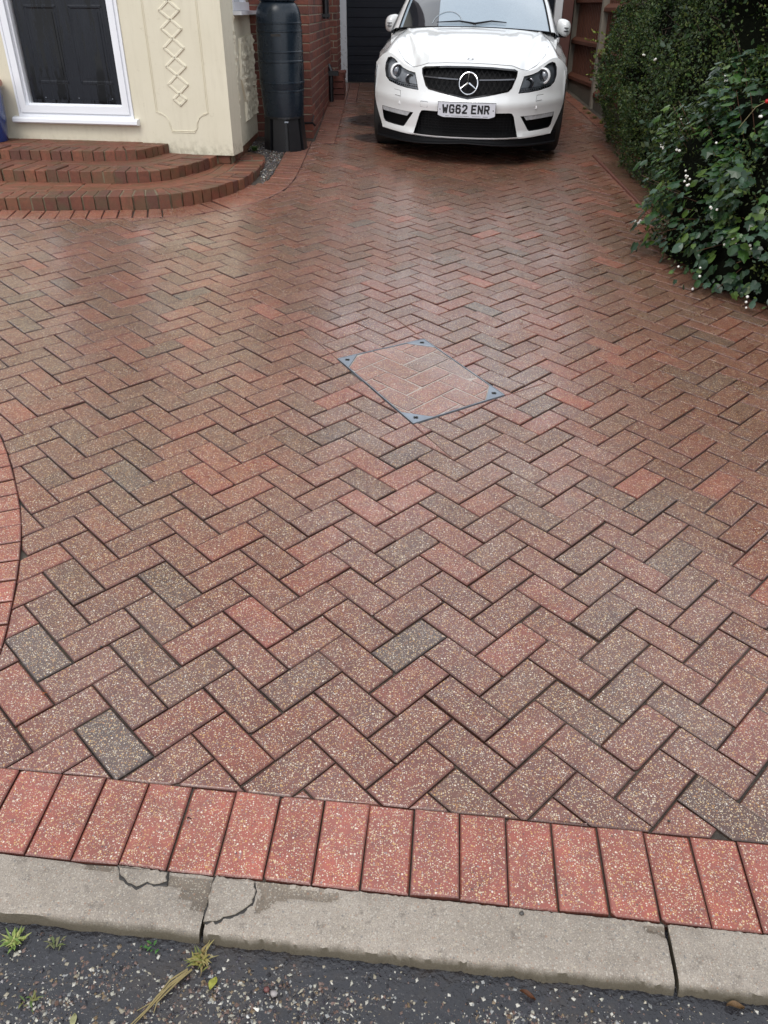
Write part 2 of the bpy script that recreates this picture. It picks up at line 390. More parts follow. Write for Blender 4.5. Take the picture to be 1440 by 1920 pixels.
def chip_corners(poly):
    poly = ccw(poly); n0 = len(poly); cuts = []
    for i in range(n0):
        q = Vector(poly[i]); e1 = Vector(poly[i-1])-q; e2 = Vector(poly[(i+1) % n0])-q
        if e1.length < .05 or e2.length < .05 or random.random() > .14: continue
        n_ = (e1.normalized()+e2.normalized()).normalized(); a = random.uniform(-.35, .35); cuts.append((q, Vector((n_.x*math.cos(a)-n_.y*math.sin(a), n_.x*math.sin(a)+n_.y*math.cos(a))), random.uniform(.002, .006)))
    for q, n_, off in cuts:
        r_ = clip(poly, q, n_, off); poly = r_ if len(r_) > 2 else poly
    return dedupe(poly)
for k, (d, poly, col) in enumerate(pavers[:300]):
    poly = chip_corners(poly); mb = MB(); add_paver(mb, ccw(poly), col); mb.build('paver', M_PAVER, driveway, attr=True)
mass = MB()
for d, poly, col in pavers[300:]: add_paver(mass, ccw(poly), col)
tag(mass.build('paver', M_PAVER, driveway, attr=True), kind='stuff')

# front soldier course
def soldier_col(): b = random.uniform(.88, 1.12); return (.350*b, .092*b, .064*b, 1)
border = tag(MB().add([P_(x, y, -.011) for x, y in [(-2.6, 1.14), (-2.6, 1.34), (2.6, .91), (2.6, .70)]], [(0, 1, 2, 3)]).build('front_brick_border', M_BED), kind='structure')
SB = Vector((.004, .919)); SA = gr(769, 1676); SA = SB + fdir*((Vector((SA.x, SA.y))-SB).dot(fdir))
sd = (Vector((-.895, 1.198))-Vector((-.809, .983))); 
for k in range(-16, 17):
    o = SA + fdir*(k*.1024) + fn*.004; w = fdir*(.1024-.0034); h = fn*.1985
    sk = Vector((0, 0))
    poly = chip_corners([(v.x+random.gauss(0, .0008), v.y+random.gauss(0, .0012)) for v in (o, o+w, o+w+h+sk, o+h+sk)])
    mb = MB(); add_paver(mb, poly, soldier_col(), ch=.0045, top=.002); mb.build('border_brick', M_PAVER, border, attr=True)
# curved soldier course at the left of the drive
arcb = tag(MB().add([P_(x, y, -.012) for x, y in ARC] + [P_(x-.35, y-.2, -.012) for x, y in reversed(ARC)], [tuple(range(2*len(ARC)))][:1]).build('curved_brick_border', M_BED), kind='structure')
arc_s = resample(catmull([(*p, 0) for p in ARC]), .098)
for a, b in zip(arc_s, arc_s[1:]):
    t = (b-a).normalized(); nn = Vector((t.y, -t.x, 0)) ; nn = nn if nn.x < 0 else -nn
    gp = t*.0035; c_in = .90
    m_ = (a+b)/2; hw = (b-a)/2 - gp
    q = [m_-hw+nn*.0015, m_+hw+nn*.0015, m_+hw*c_in+nn*.2, m_-hw*c_in+nn*.2]
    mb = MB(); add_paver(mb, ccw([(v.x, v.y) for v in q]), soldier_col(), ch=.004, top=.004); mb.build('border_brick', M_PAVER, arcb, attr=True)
# soldier course round the steps and along the wall
stepb = tag(MB().add([P_(x, y, -.013) for x, y in [(-.3, 6.2), (-.3, 8.6), (-.9, 8.6), (-1.3, 6.6)]], [(0, 1, 2, 3)]).build('step_brick_border', M_BED), kind='structure')
sb_s = resample(catmull([(*p, 0) for p in STEPB]), .103)
for a, b in zip(sb_s, sb_s[1:]):
    t = (b-a).normalized(); nn = Vector((-t.y, t.x, 0)); gp = t*.003; m_ = (a+b)/2; hw = (b-a)/2-gp
    Ln = interp(m_.y, [(5.7, .203), (5.9, .31), (6.5, .31), (6.75, .203)])
    q = [m_-hw+nn*.004, m_+hw+nn*.004, m_+hw*(.97 if m_.y < 5.6 else .88 if m_.y < 6.6 else .97)+nn*Ln, m_-hw*(.97 if m_.y < 5.6 else .88 if m_.y < 6.6 else .97)+nn*Ln] if (b.y < 6.8) else [m_-hw+nn*.004, m_+hw+nn*.004, m_+hw+nn*.203, m_-hw+nn*.203]
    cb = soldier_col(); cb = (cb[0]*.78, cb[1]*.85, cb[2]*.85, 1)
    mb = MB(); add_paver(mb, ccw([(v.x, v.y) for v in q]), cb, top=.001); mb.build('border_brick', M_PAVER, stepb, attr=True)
wallb = tag(MB().add([P_(x, y, -.009) for x, y in [(-.72, 8.5), (-.3, 8.5), (-.3, 12.6), (-.72, 12.6)]], [(0, 1, 2, 3)]).build('wall_brick_border', M_BED), kind='structure')
y = 8.33
while y < 12.4:
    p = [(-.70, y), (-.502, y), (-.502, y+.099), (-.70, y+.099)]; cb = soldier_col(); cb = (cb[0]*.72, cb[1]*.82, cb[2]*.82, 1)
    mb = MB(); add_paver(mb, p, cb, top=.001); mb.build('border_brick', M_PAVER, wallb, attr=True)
    if y > 10.78:
        p = [(-.498, y), (-.372, y), (-.372, y+.099), (-.498, y+.099)]; mb = MB(); add_paver(mb, p, cb, top=.001); mb.build('border_brick', M_PAVER, wallb, attr=True)
    y += .1025
mb = MB(); y = 10.78
while y < 12.5:
    x = -.368 if y < 12.0 else -.368
    x1 = -.2 if y < 12.0 else 2.3
    while x < x1:
        add_paver(mb, [(x, y), (x+.198, y), (x+.198, y+.099), (x, y+.099)], paver_col()); x += .2015
    y += .1025
tag(mb.build('border_brick', M_PAVER, wallb, attr=True), kind='stuff')
fenceb = tag(MB().add([P_(x, y, -.007) for x, y in [(2.37, 7.0), (2.6, 7.0), (2.6, 12.7), (2.37, 12.7)]], [(0, 1, 2, 3)]).build('fence_brick_border', M_BED), kind='structure')
y = 7.9
while y < 12.6:
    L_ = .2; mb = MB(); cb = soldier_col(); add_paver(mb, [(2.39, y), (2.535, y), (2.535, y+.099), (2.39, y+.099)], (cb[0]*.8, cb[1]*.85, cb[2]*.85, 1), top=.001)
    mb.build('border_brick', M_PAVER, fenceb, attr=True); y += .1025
# low terracotta edging on the hedge side
edg = tag(MB().add([P_(2.0, 6.1, -.02), P_(2.01, 6.1, -.02), P_(2.01, 6.12, -.02)], [(0, 1, 2)]).build('edging_strip', M_BED), kind='structure')
M_TERR = plain('terracotta_edging', (.14, .055, .04), .5, nz=.3, sc=20, bump=.3)
y = 6.15
while y < 7.95:
    mb = MB(); mb.prism([(1.988, y), (2.012, y), (2.012, y+.222), (1.988, y+.222)], lambda a, b: gz(a, b)-.03, lambda a, b: gz(a, b)+.018, ch=.004)
    mb.build('edging_tile', M_TERR, edg); y += .225

# kerb
def concrete_mat(name='kerb_concrete', lo_=(.265, .222, .178), hi_=(.400, .345, .288), bst=.7):
    m = N(name); n1 = m.noise(7, 6, .75); n2 = m.noise(420, 2, .7); n3 = m.noise(28, 6, .75)
    c = m.mix(m.ramp(n1, [(.3, 0), (.7, 1)]), lo_, hi_); c = m.mix(m.ramp(m.noise(2.6, 6, .75), [(.45, 0), (.66, .5)]), c, tuple(x*.55 for x in lo_)); c = m.mix(m.ramp(n2, [(.35, .45), (.6, 0)]), c, (.09, .075, .06))
    c = m.mix(m.ramp(n3, [(.55, 0), (.68, .8)]), c, (.12, .098, .078))
    for sc, d, lo, hi in ((300, .42, .35, .5), (150, .16, .3, .42)):
        v = m.voro(sc); sel = m.math('LESS_THAN', m.sep(v.outputs['Color'], 0), d); ins = m.ramp(v.outputs['Distance'], [(lo, 1), (hi, 0)])
        c = m.mix(m.math('MULTIPLY', m.math('MULTIPLY', sel, ins), .60), c, m.ramp(m.sep(v.outputs['Color'], 1), [(0, (.44, .40, .34)), (.5, (.42, .36, .27)), (.72, (.12, .12, .12)), (.88, (.28, .16, .10))], True))
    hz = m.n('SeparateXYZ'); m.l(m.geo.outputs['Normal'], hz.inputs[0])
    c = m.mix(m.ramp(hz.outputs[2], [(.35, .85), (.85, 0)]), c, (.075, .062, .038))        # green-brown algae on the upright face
    m.set(col=c, rough=.6); m.bump(m.math('ADD', n2, m.math('MULTIPLY', n3, .8)), bst, .002); return m.mat
M_KERB = concrete_mat()
M_SPALL = concrete_mat('spalled_concrete', (.13, .10, .072), (.27, .22, .17), 1.0)
kerb = tag(MB().add([P_(-3, 1.2, -.2), P_(-3.01, 1.2, -.2), P_(-3, 1.19, -.2)], [(0, 1, 2)]).build('kerb', M_BED), kind='structure')
def kz(s, d): # s along, d inward from the soldier line; returns world point on the kerb frame
    v = SB + fdir*s - fn*d; return v
KW = .120; RISE = .034
prof = [(0.001, -.016)]+[(d_, -.015+.001*math.sin(d_*33)) for d_ in np.arange(.008, .09, .0075)]+[(.092, -.0145), (.106, -.0165), (.114, -.022), (.119, -.034), (.122, -.060), (.122, -.12)]
def along(px_, py_): p = gr(px_, py_); return (Vector((p.x, p.y))-SB).dot(fdir)
J1, J2 = along(392, 1690), along(1262, 1800)
joints = [J1-1.83, J1-.915, J1, J2, J2+.915, J2+1.83]
def wpoly(P): return [(gr(*p).x, gr(*p).y) for p in P]
SPALLS = [wpoly([(316, 1638), (403, 1646), (392, 1705), (384, 1712), (366, 1714), (345, 1702), (325, 1682), (308, 1660)]), wpoly([(476, 1650), (640, 1670), (636, 1692), (600, 1696), (560, 1688), (520, 1694), (492, 1716), (470, 1716), (484, 1680)]), wpoly([(120, 1610), (222, 1622), (226, 1640), (190, 1636), (150, 1630)]), wpoly([(1190, 1730), (1262, 1740), (1256, 1765), (1236, 1758), (1215, 1752)])]
def dip(x, y):
    for P in SPALLS:
        if inpoly(x, y, P): return min(1, seg_d0(x, y, P)/.010)
    return 0
def seg_d0(x, y, P):
    p = np.array(P); q = np.roll(p, -1, 0); d = q-p; w = np.array([x, y])-p; t = np.clip((w*d).sum(1)/np.maximum(1e-12, (d*d).sum(1)), 0, 1); r = w-d*t[:, None]
    return float(np.sqrt((r*r).sum(1)).min())
for a, b in zip(joints, joints[1:]):
    mb = MB(); n_ = 150 if -1.2 < a < .9 else 30; vs = []; fs = []
    for i in range(n_+1):
        s_ = a+.004 + (b-a-.008)*i/n_; e = .006 if i in (0, n_) else 0
        for k, (d, z) in enumerate(prof):
            dd = d + (random.gauss(0, .0010) + .0020*math.sin(s_*37+k*.3)*math.sin(s_*91) if k > 11 else (-.001 if k else 0)+random.gauss(0, .0006)); 
            v = kz(s_, dd); dp = dip(v.x, v.y) if z > -.02 else 0; vs.append((v.x, v.y, gz(v.x, v.y)+z-e*.5+.0165+random.gauss(0, .0005)-dp*(.006+random.uniform(-.002, .003))))
    K = len(prof)
    for i in range(n_):
        for k in range(K-1): fs.append((i*K+k, i*K+k+1, (i+1)*K+k+1, (i+1)*K+k))
    fs += [tuple(range(K)), tuple(range(n_*K+K-1, n_*K-1, -1))]
    mb.add(vs, fs)
    for q_, f_ in enumerate(mb.f):
        if len(f_) == 4 and all(inpoly(mb.v[i][0], mb.v[i][1], P) for P in [next((P for P in SPALLS if inpoly(mb.v[f_[0]][0], mb.v[f_[0]][1], P)), None)] if P for i in f_) and any(inpoly(mb.v[f_[0]][0], mb.v[f_[0]][1], P) for P in SPALLS): mb.m[q_] = 1
    mb.build('kerb_stone', [M_KERB, M_SPALL], kerb, sm=35)
# broken concrete patches and the spalled hollow at the joint
def patch(pts, h, mat, name):
    q = ccw([(lambda p: (p.x, p.y))(gr(*p)) for p in pts]); out = []
    for i in range(len(q)):
        a, b = Vector(q[i]), Vector(q[(i+1) % len(q)]); m_ = max(1, int((b-a).length/.008))
        for k in range(m_):
            p = a.lerp(b, k/m_); out.append((p.x+random.gauss(0, .0016), p.y+random.gauss(0, .0016)))
    mb = MB(); mb.prism(out, lambda x, y: gz(x, y)-.01, lambda x, y: gz(x, y)+h, ch=.0018); return mb.build(name, mat, kerb)
M_CRACK = plain('wet_crack', (.018, .015, .012), .5, nz=.3, sc=50)
patch([(222, 1626), (315, 1638), (312, 1655), (290, 1661), (276, 1656), (255, 1665), (240, 1655), (228, 1645)], .0070, M_KERB, 'loose_concrete')
patch([(221, 1624), (317, 1636), (314, 1659), (290, 1665), (276, 1660), (255, 1669), (237, 1659), (225, 1648)], .0042, M_CRACK, 'crack')
patch([(404, 1645), (478, 1656), (479, 1672), (470, 1697), (450, 1713), (428, 1719), (405, 1730), (384, 1728), (392, 1690)], .0062, M_KERB, 'loose_concrete')
patch([(402, 1645), (481, 1655), (482, 1673), (474, 1700), (452, 1717), (430, 1723), (404, 1735), (381, 1731), (389, 1690)], .0030, M_CRACK, 'crack')

# road: wet dressed tarmac
def road_mat():
    m = N('wet_tarmac'); n1 = m.noise(60, 4, .65); n2 = m.noise(5, 4, .6); v = m.voro(120)
    c = m.mix(n2, (.010, .010, .013), (.024, .023, .027)); c = m.mix(m.ramp(m.noise(3.5, 5, .7), [(.5, 0), (.66, .5)]), c, (.055, .038, .024))
    m.set(col=c, rough=m.ramp(n1, [(.45, .06), (.62, .30)]), spec=.6); m.bump(m.ramp(m.math('ADD', n1, m.math('MULTIPLY', v.outputs['Distance'], .3)), [(.5, 0), (.8, 1)]), .5, .003); return m.mat
M_ROAD = road_mat()
def rz(x, y): return gz(x, y) - .030
xs = np.linspace(-2.2, 2.2, 300); ys = np.linspace(-.05, .95, 75)
mb = MB(); vs = [(x, y, rz(x, y) + (.0018*math.sin(x*83+3*math.sin(y*61)) * math.sin(y*77+2*math.sin(x*47)) + random.gauss(0, .0006))) for y in ys for x in xs]
fs = [(j*300+i, j*300+i+1, (j+1)*300+i+1, (j+1)*300+i) for j in range(74) for i in range(299)]
mb.add(vs, fs); n0 = len(mb.v)
zr = rz(0, -.05)
mb.add([(-60, -12, zr-.2), (60, -12, zr-.2), (60, -.05, rz(2.2, -.05)), (2.2, -.05, rz(2.2, -.05)-.001), (-2.2, -.05, rz(-2.2, -.05)-.001), (-60, -.05, rz(-2.2, -.05)), (-60, .95, rz(-2.2, .95)), (-2.2, .95, rz(-2.2, .95)), (2.2, .95, rz(2.2, .95)), (60, .95, rz(2.2, .95))],
       [(0, 1, 2, 3, 4, 5), (5, 4, 7, 6), (3, 2, 9, 8)])
road = tag(mb.build('road', M_ROAD, sm=60), kind='structure')
# stone chippings set in the tarmac
def chip_mat():
    m = N('road_chipping'); a = m.attr('tone').outputs['Color']; n1 = m.noise(300, 3); m.set(col=m.mix(m.ramp(n1, [(.3, .4), (.6, 0)]), a, (.05, .045, .04)), rough=.16); return m.mat
def chips(name, n, region, smin, smax, zf, pale=.5, sink=.35, parent=None, dark=(.03, .03, .035)):
    base = np.array([(1,0,0),(0,1,0),(-1,0,0),(0,-1,0),(0,0,1),(0,0,-1)], float); fc = [(0,1,4),(1,2,4),(2,3,4),(3,0,4),(1,0,5),(2,1,5),(3,2,5),(0,3,5)]
    V = []; C = []; F = []
    for k in range(n):
        p = region()
        if p is None: continue
        s = smin + (smax-smin)*random.random()**2.2; th = random.random()*6.28; a, b = math.cos(th), math.sin(th)
        q = base*np.array([s*random.uniform(.7, 1.3), s*random.uniform(.6, 1.1), s*random.uniform(.5, .9)]) + RNG.normal(0, s*.16, (6, 3))
        tilt = random.uniform(-.6, .6); q[:, 2] += q[:, 0]*tilt*.5
        q = np.stack([q[:, 0]*a-q[:, 1]*b+p[0], q[:, 0]*b+q[:, 1]*a+p[1], q[:, 2]+zf(*p)+s*sink*random.uniform(-1, .8)], 1)
        r = random.random()
        if r < pale: col = random.choice([(.42, .40, .33), (.34, .30, .22), (.55, .52, .45), (.20, .14, .08), (.30, .30, .29)])
        else: col = random.choice([dark, (.06, .06, .07), (.10, .085, .075), (.045, .04, .05), (.16, .10, .08)])
        o = len(V)*6; V.append(q); C += [(*col, 1)]*6; F += [(i+o, j+o, l+o) for i, j, l in fc]
    mb = MB(); mb.v = [tuple(v) for q in V for v in q]; mb.f = F; mb.m = [0]*len(F); mb.c = C
    return tag(mb.build(name, M_CHIP, parent, attr=True), kind='stuff')
M_CHIP = chip_mat()
def road_region():
    x = random.uniform(-1.1, 1.1); d = random.random(); 
    y0 = .799 - .083*x                                   # kerb face
    y = y0 - .012 - .42*random.random()
    dd = y0 - y
    if dd < .055 and random.random() < .72: return None      # the wet gutter line is nearly clear of chippings
    if math.sin(x*9+y*14)+math.sin(x*23-y*31) < -.9 and random.random() < .6: return None
    return x, y
chips('road_chippings', 62000, road_region, .0014, .0056, lambda x, y: rz(x, y)-.0008, .30, .30)
o = chips('road_grit', 3600, road_region, .004, .0066, lambda x, y: rz(x, y)-.0012, .42, .15)

# ------------------------------------------------------------------ recessed manhole cover
M_GALV = plain('galvanised_steel', (.30, .33, .37), .42, metal=.75, nz=.25, sc=14, bump=.15)
M_LMORT = plain('cover_mortar', (.40, .345, .305), .8, nz=.25, sc=40, bump=.4)
cover = empty('manhole_cover', 'recessed manhole cover inlaid with brick pavers, grey metal corner plates, set askew in the drive', 'manhole cover')
def lerp2(a, b, t): return (a[0]+(b[0]-a[0])*t, a[1]+(b[1]-a[1])*t)
cvt = lambda x, y, d=0: gz(x, y)+d
MB().prism(inset(COVER, .004), lambda x, y: gz(x, y)-.03, lambda x, y: gz(x, y)-.0015).build('mortar_infill', M_LMORT, cover)
fr = MB(); inn = inset(COVER, .0035)
for k in range(4):
    a, b, c, d = COVER[k], COVER[(k+1) % 4], inn[(k+1) % 4], inn[k]
    fr.prism(ccw([a, b, c, d]), lambda x, y: gz(x, y)-.03, lambda x, y: gz(x, y)+.0035)
fr.build('tray_frame', M_GALV, cover)
i2 = inset(COVER, .0045); plates = []
for k in range(4):
    p = Vector(i2[k]); a = Vector(i2[(k+1) % 4]); b = Vector(i2[(k-1) % 4]); L = .100
    q = [tuple(p), tuple(p+(a-p).normalized()*L), tuple(p+(b-p).normalized()*L)]; plates.append((tuple(p+(a-p).normalized()*(L+.004)), tuple(p+(b-p).normalized()*(L+.004)), tuple(p)))
    o = MB().prism(ccw(q), lambda x, y: gz(x, y)-.01, lambda x, y: gz(x, y)+.003, ch=.0012).build('corner_plate', M_GALV, cover)
    c = p + ((a-p).normalized()+(b-p).normalized())*L*.30; mb = MB()
    for th in (0, 1.57): mb.box((c.x, c.y, gz(c.x, c.y)+.0032), (.022, .009, .002), Matrix.Rotation(th+.8+k*1.57, 3, 'Z'))
    mb.build('lifting_keyhole', M_CRACK, o)
# bricks cut to fit, same bond turned a few degrees
ca = (Vector(COVER[0])+Vector(COVER[2]))/2; th = math.radians(2.5)
E1 = Vector((EU.x*math.cos(th)-EU.y*math.sin(th), EU.x*math.sin(th)+EU.y*math.cos(th)))*1.03; E2 = Vector((-E1.y, E1.x))
n_c = 0
for i in range(-9, 10):
    for j in range(-9, 10):
        c = (i-j) % 4
        if c == 0: w, h = 2, 1
        elif c == 3: w, h = 1, 2
        else: continue
        o = ca + E1*(i+.35) + E2*(j+.2); g_ = .034
        q = [o+E1*g_+E2*g_, o+E1*(w-g_)+E2*g_, o+E1*(w-g_)+E2*(h-g_), o+E1*g_+E2*(h-g_)]; poly = [(v.x, v.y) for v in q]
        for k in range(4):
            A = Vector(COVER[k]); B = Vector(COVER[(k+1) % 4]); nn = Vector((-(B-A).y, (B-A).x)).normalized(); poly = clip(poly, A, nn, .008)
            if len(poly) < 3: break
        if len(poly) < 3: continue
        for a, b, p in plates:
            A, B = Vector(a), Vector(b); nn = Vector((-(B-A).y, (B-A).x)).normalized(); nn = nn if (ca-A).dot(nn) > 0 else -nn; poly = clip(poly, A, nn, .002)
            if len(poly) < 3: break
        if len(poly) < 3: continue
        poly = dedupe(poly)
        if len(poly) < 3 or carea(poly) < .0003: continue
        mb = MB(); add_paver(mb, ccw(poly), random.choice([(.29, .125, .10, 1), (.31, .13, .105, 1), (.27, .13, .11, 1), (.23, .13, .11, 1)]), lift=False, ch=.0015, top=.0008); mb.build('paver', M_PAVER, cover, attr=True)

# ------------------------------------------------------------------ brick steps
Z1, Z2, Z3 = .461, .542, .614
T1 = [(-4.3, 5.66), (-2.698, 5.72), (-2.338, 5.75), (-1.87, 5.80), (-1.60, 5.86), (-1.42, 5.97), (-1.245, 6.20), (-1.13, 6.46), (-1.07, 6.76), (-1.055, 7.05), (-1.06, 7.35), (-1.095, 7.58), (-1.17, 7.74), (-1.30, 7.80)]
T2 = [(-4.3, 6.45), (-2.931, 6.34), (-2.371, 6.28), (-1.968, 6.266), (-1.80, 6.305), (-1.649, 6.436), (-1.537, 6.66), (-1.445, 6.90), (-1.41, 7.08)]
T3 = [(-4.3, 6.95), (-3.091, 6.80), (-2.514, 6.741), (-2.094, 6.755), (-1.955, 6.87), (-1.875, 7.06), (-1.835, 7.20)]
steps = empty('front_steps', 'three curved red brick steps with mossy joints below the black front door', 'steps')
def tier(T, z, depth, zb, name):
    pts = resample(catmull([(*p, 0) for p in T], 5), .0865)
    core = [(p.x, p.y) for p in pts]; nrm = []
    for i, p in enumerate(pts):
        t = (pts[min(i+1, len(pts)-1)]-pts[max(i-1, 0)]).normalized(); nrm.append(Vector((-t.y, t.x, 0)))
    # mortar core just inside and below the brick faces
    mb = MB(); vs = []; fs = []
    for i, p in enumerate(pts):
        for k, (d, dz) in enumerate(((.014, None), (.014, -.006), (depth+.25, -.006))):
            q = p + nrm[i]*d; vs.append((q.x, q.y, (gz(q.x, q.y)-.05 if zb is None else zb-.02) if dz is None else z+dz))
    for i in range(len(pts)-1):
        for k in range(2): fs.append((i*3+k, (i+1)*3+k, (i+1)*3+k+1, i*3+k+1))
    mb.add(vs, fs); mb.build('mortar_bed', M_MORTAR2, steps)
    for i in range(len(pts)-1):
        a, b = pts[i], pts[i+1]; t = (b-a).normalized(); g_ = .0055; zt = z + random.gauss(0, .003)
        bot = (min(gz(a.x, a.y), gz(b.x, b.y))-.03) if zb is None else zb - .015
        segs = [(0, depth)] if random.random() < .6 else [(0, depth*.5-.005), (depth*.5+.005, depth)]
        out = random.gauss(0, .0035)
        for s0, s1 in segs:
            d0 = s0-out if s0 == 0 else s0
            q = [a+t*g_+nrm[i]*d0, b-t*g_+nrm[i+1]*d0, b-t*g_+nrm[i+1]*s1, a+t*g_+nrm[i]*s1]
            poly = ccw([(v.x+random.gauss(0, .0016), v.y+random.gauss(0, .0016)) for v in q])
            if carea(poly) < .0012: continue
            m_ = MB(); tx = random.gauss(0, .01); cx, cy = poly[0]
            m_.prism(poly, lambda x, y: bot, lambda x, y: zt+(x-cx)*tx, ch=.0045); m_.build(name, M_STEP, steps)
        # second, inner row
    pin = [(p + nrm[i]*(depth+.008)) for i, p in enumerate(pts)]
    return pts, nrm
tier(T1, Z1, .215, None, 'step_brick'); tier(T2, Z2, .215, Z1, 'step_brick'); tier(T3, Z3, .215, Z2, 'step_brick')
def tread_fill(T, z, d0, d1, lim):       # inner rows of the treads, joined
    mb = MB(); pts = resample(catmull([(*p, 0) for p in T], 5), .21)
    for i in range(len(pts)-1):
        a, b = pts[i], pts[i+1]; t = (b-a).normalized(); n_ = Vector((-t.y, t.x, 0)); d = d0
        while d < d1:
            q = [a+t*.005+n_*d, b-t*.005+n_*d, b-t*.005+n_*(d+.095), a+t*.005+n_*(d+.095)]
            if all(lim(v.x, v.y) for v in q): mb.prism(ccw([(v.x, v.y) for v in q]), lambda x, y: z-.05, lambda x, y: z-.001+random.gauss(0, .0012), ch=.004)
            d += .104
    if mb.v: o = mb.build('tread_brick', M_STEP, steps); tag(o, kind='stuff')
tread_fill(T1[:13], Z1, .225, .75, lambda x, y: x < -1.2 or y < 8.2); tread_fill(T2, Z2, .225, .8, lambda x, y: True); tread_fill(T3, Z3, .225, .9, lambda x, y: True)
# the end of the bottom step under the porch corner
mb = MB()
for i in range(5):
    for j in range(3): mb.prism([(-1.30+i*.045-.11, 6.95+j*.22), (-1.30+i*.045-.068, 6.95+j*.22), (-1.30+i*.045-.068, 7.16+j*.22), (-1.30+i*.045-.11, 7.16+j*.22)], lambda x, y: Z1-.06, lambda x, y: Z1-.0022, ch=.003)

# ------------------------------------------------------------------ rendered porch with front door
def render_mat():
    m = N('cream_render'); n1 = m.noise(3, 5, .6); n2 = m.noise(25, 5, .6); n3 = m.noise(160, 3)
    c = m.mix(n1, (.64, .59, .45), (.72, .67, .535)); c = m.mix(m.ramp(n2, [(.62, 0), (.78, .30)]), c, (.36, .31, .20))
    z = m.n('SeparateXYZ'); m.l(m.geo.outputs['Position'], z.inputs[0])
    low = m.math('MULTIPLY', m.ramp(m.math('SUBTRACT', z.outputs[2], .5), [(.0, 1), (.16, 0)]), m.ramp(n2, [(.4, 0), (.62, 1)]))
    c = m.mix(m.math('MULTIPLY', low, .6), c, (.22, .18, .10)); stn = m.noise(6, 5, .7, m.pos((4, 4, .35))); c = m.mix(m.ramp(stn, [(.50, 0), (.75, .18)]), c, (.40, .35, .25)); m.set(col=c, rough=.72); m.bump(m.math('ADD', n2, m.math('MULTIPLY', n3, .4)), .25, .002); return m.mat
M_RENDER = render_mat()
M_UPVC = plain('white_upvc', (.80, .81, .84), .22, nz=.03, sc=4)
def door_mat():
    m = N('black_door'); n1 = m.noise(6, 4); wv = m.noise(30, 4, .6, m.pos((1, 1, .12)))
    wet = m.ramp(m.noise(4.5, 5, .75, m.pos((2.2, 2.2, .28))), [(.52, 0), (.56, 1)]); m.set(col=m.mix(wet, m.mix(n1, (.009, .010, .014), (.014, .016, .022)), (.003, .003, .004)), rough=m.mix(wet, m.ramp(wv, [(.4, .22), (.6, .36)]), (.05, .05, .05)), spec=.28); return m.mat
M_DOOR = door_mat()
porch = empty('rendered_porch', 'cream rendered porch wall with raised diamond mouldings and a black front door', 'house')
wd = Vector((1, -.165, 0)).normalized(); wn = Vector((wd.y, -wd.x, 0)) # outward, towards the road
wn = Vector((-.165, -1, 0)).normalized(); W0 = Vector((-1.815, 7.197, 0))
def W(s, z, out=0.0): v = W0 + wd*s + wn*out; return Vector((v.x, v.y, z))
RW = Matrix((( wd.x, -wn.x, 0), (wd.y, -wn.y, 0), (0, 0, 1)))
def wbox(mb, s0, s1, z0, z1, o0, o1, jit=0): # box on the wall face
    c = W((s0+s1)/2, (z0+z1)/2, (o0+o1)/2); return mb.box(c, (abs(s1-s0), abs(o1-o0), abs(z1-z0)), RW, jit=jit)
CS = .546                                            # corner of the porch along the wall
DL, DR, DB, DT = -1.330, -.290, .79, 2.93            # door frame outer edges
mb = MB()
wbox(mb, -3.4, DL, .50, 3.6, -.25, 0); wbox(mb, DR, CS, .53, 3.6, -.25, 0); wbox(mb, DL, DR, .50, .745, -.25, -.001); wbox(mb, DL, DR, DT, 3.6, -.25, -.001)
mb.build('wall', M_RENDER, porch)
side = MB(); SY = 9.0
side.box((-1.275-.125, (7.35+7.60)/2, 2.065), (.25, .25+.0, 3.07)); 
side = MB()
side.box((-1.400, (7.16+7.68)/2, (.535+3.6)/2), (.25, .52, 3.065)); side.box((-1.400, (7.68+9.0)/2, (.535+1.52)/2), (.25, 1.32, .985)); side.box((-1.400, (7.68+9.0)/2, (2.55+3.6)/2), (.25, 1.32, 1.05))
side.build('side_wall', M_RENDER, porch)
# corner filler so front and side faces meet cleanly
c0 = W(CS, 0); MB().prism(ccw([(c0.x, c0.y), (-1.275, 7.20), (-1.5, 7.30), (-1.5, c0.y+.10)]), lambda x, y: .53, lambda x, y: 3.6).build('corner', M_RENDER, porch)
# brick plinth, recessed under the render
mb = MB(); mb.box((-1.41, 8.1, .40), (.22, 1.86, .265)); mb.box((-1.60, 7.28, .44), (.50, .12, .20), RW); mb.build('plinth', M_MORTAR2, porch)
for k in range(2):
    for j in range(8):
        MB().box((-1.296, 7.30+j*.225+(.11 if k else 0), .43+.075*k), (.03, .213, .065), jit=.0015).build('plinth_brick', M_STEP, porch)
for j, s_ in enumerate((.10, .315, .50)): wbox(MB(), s_-.1, s_+.0, .465, .525, -.06, -.02, jit=.001).build('plinth_brick', M_STEP, porch)
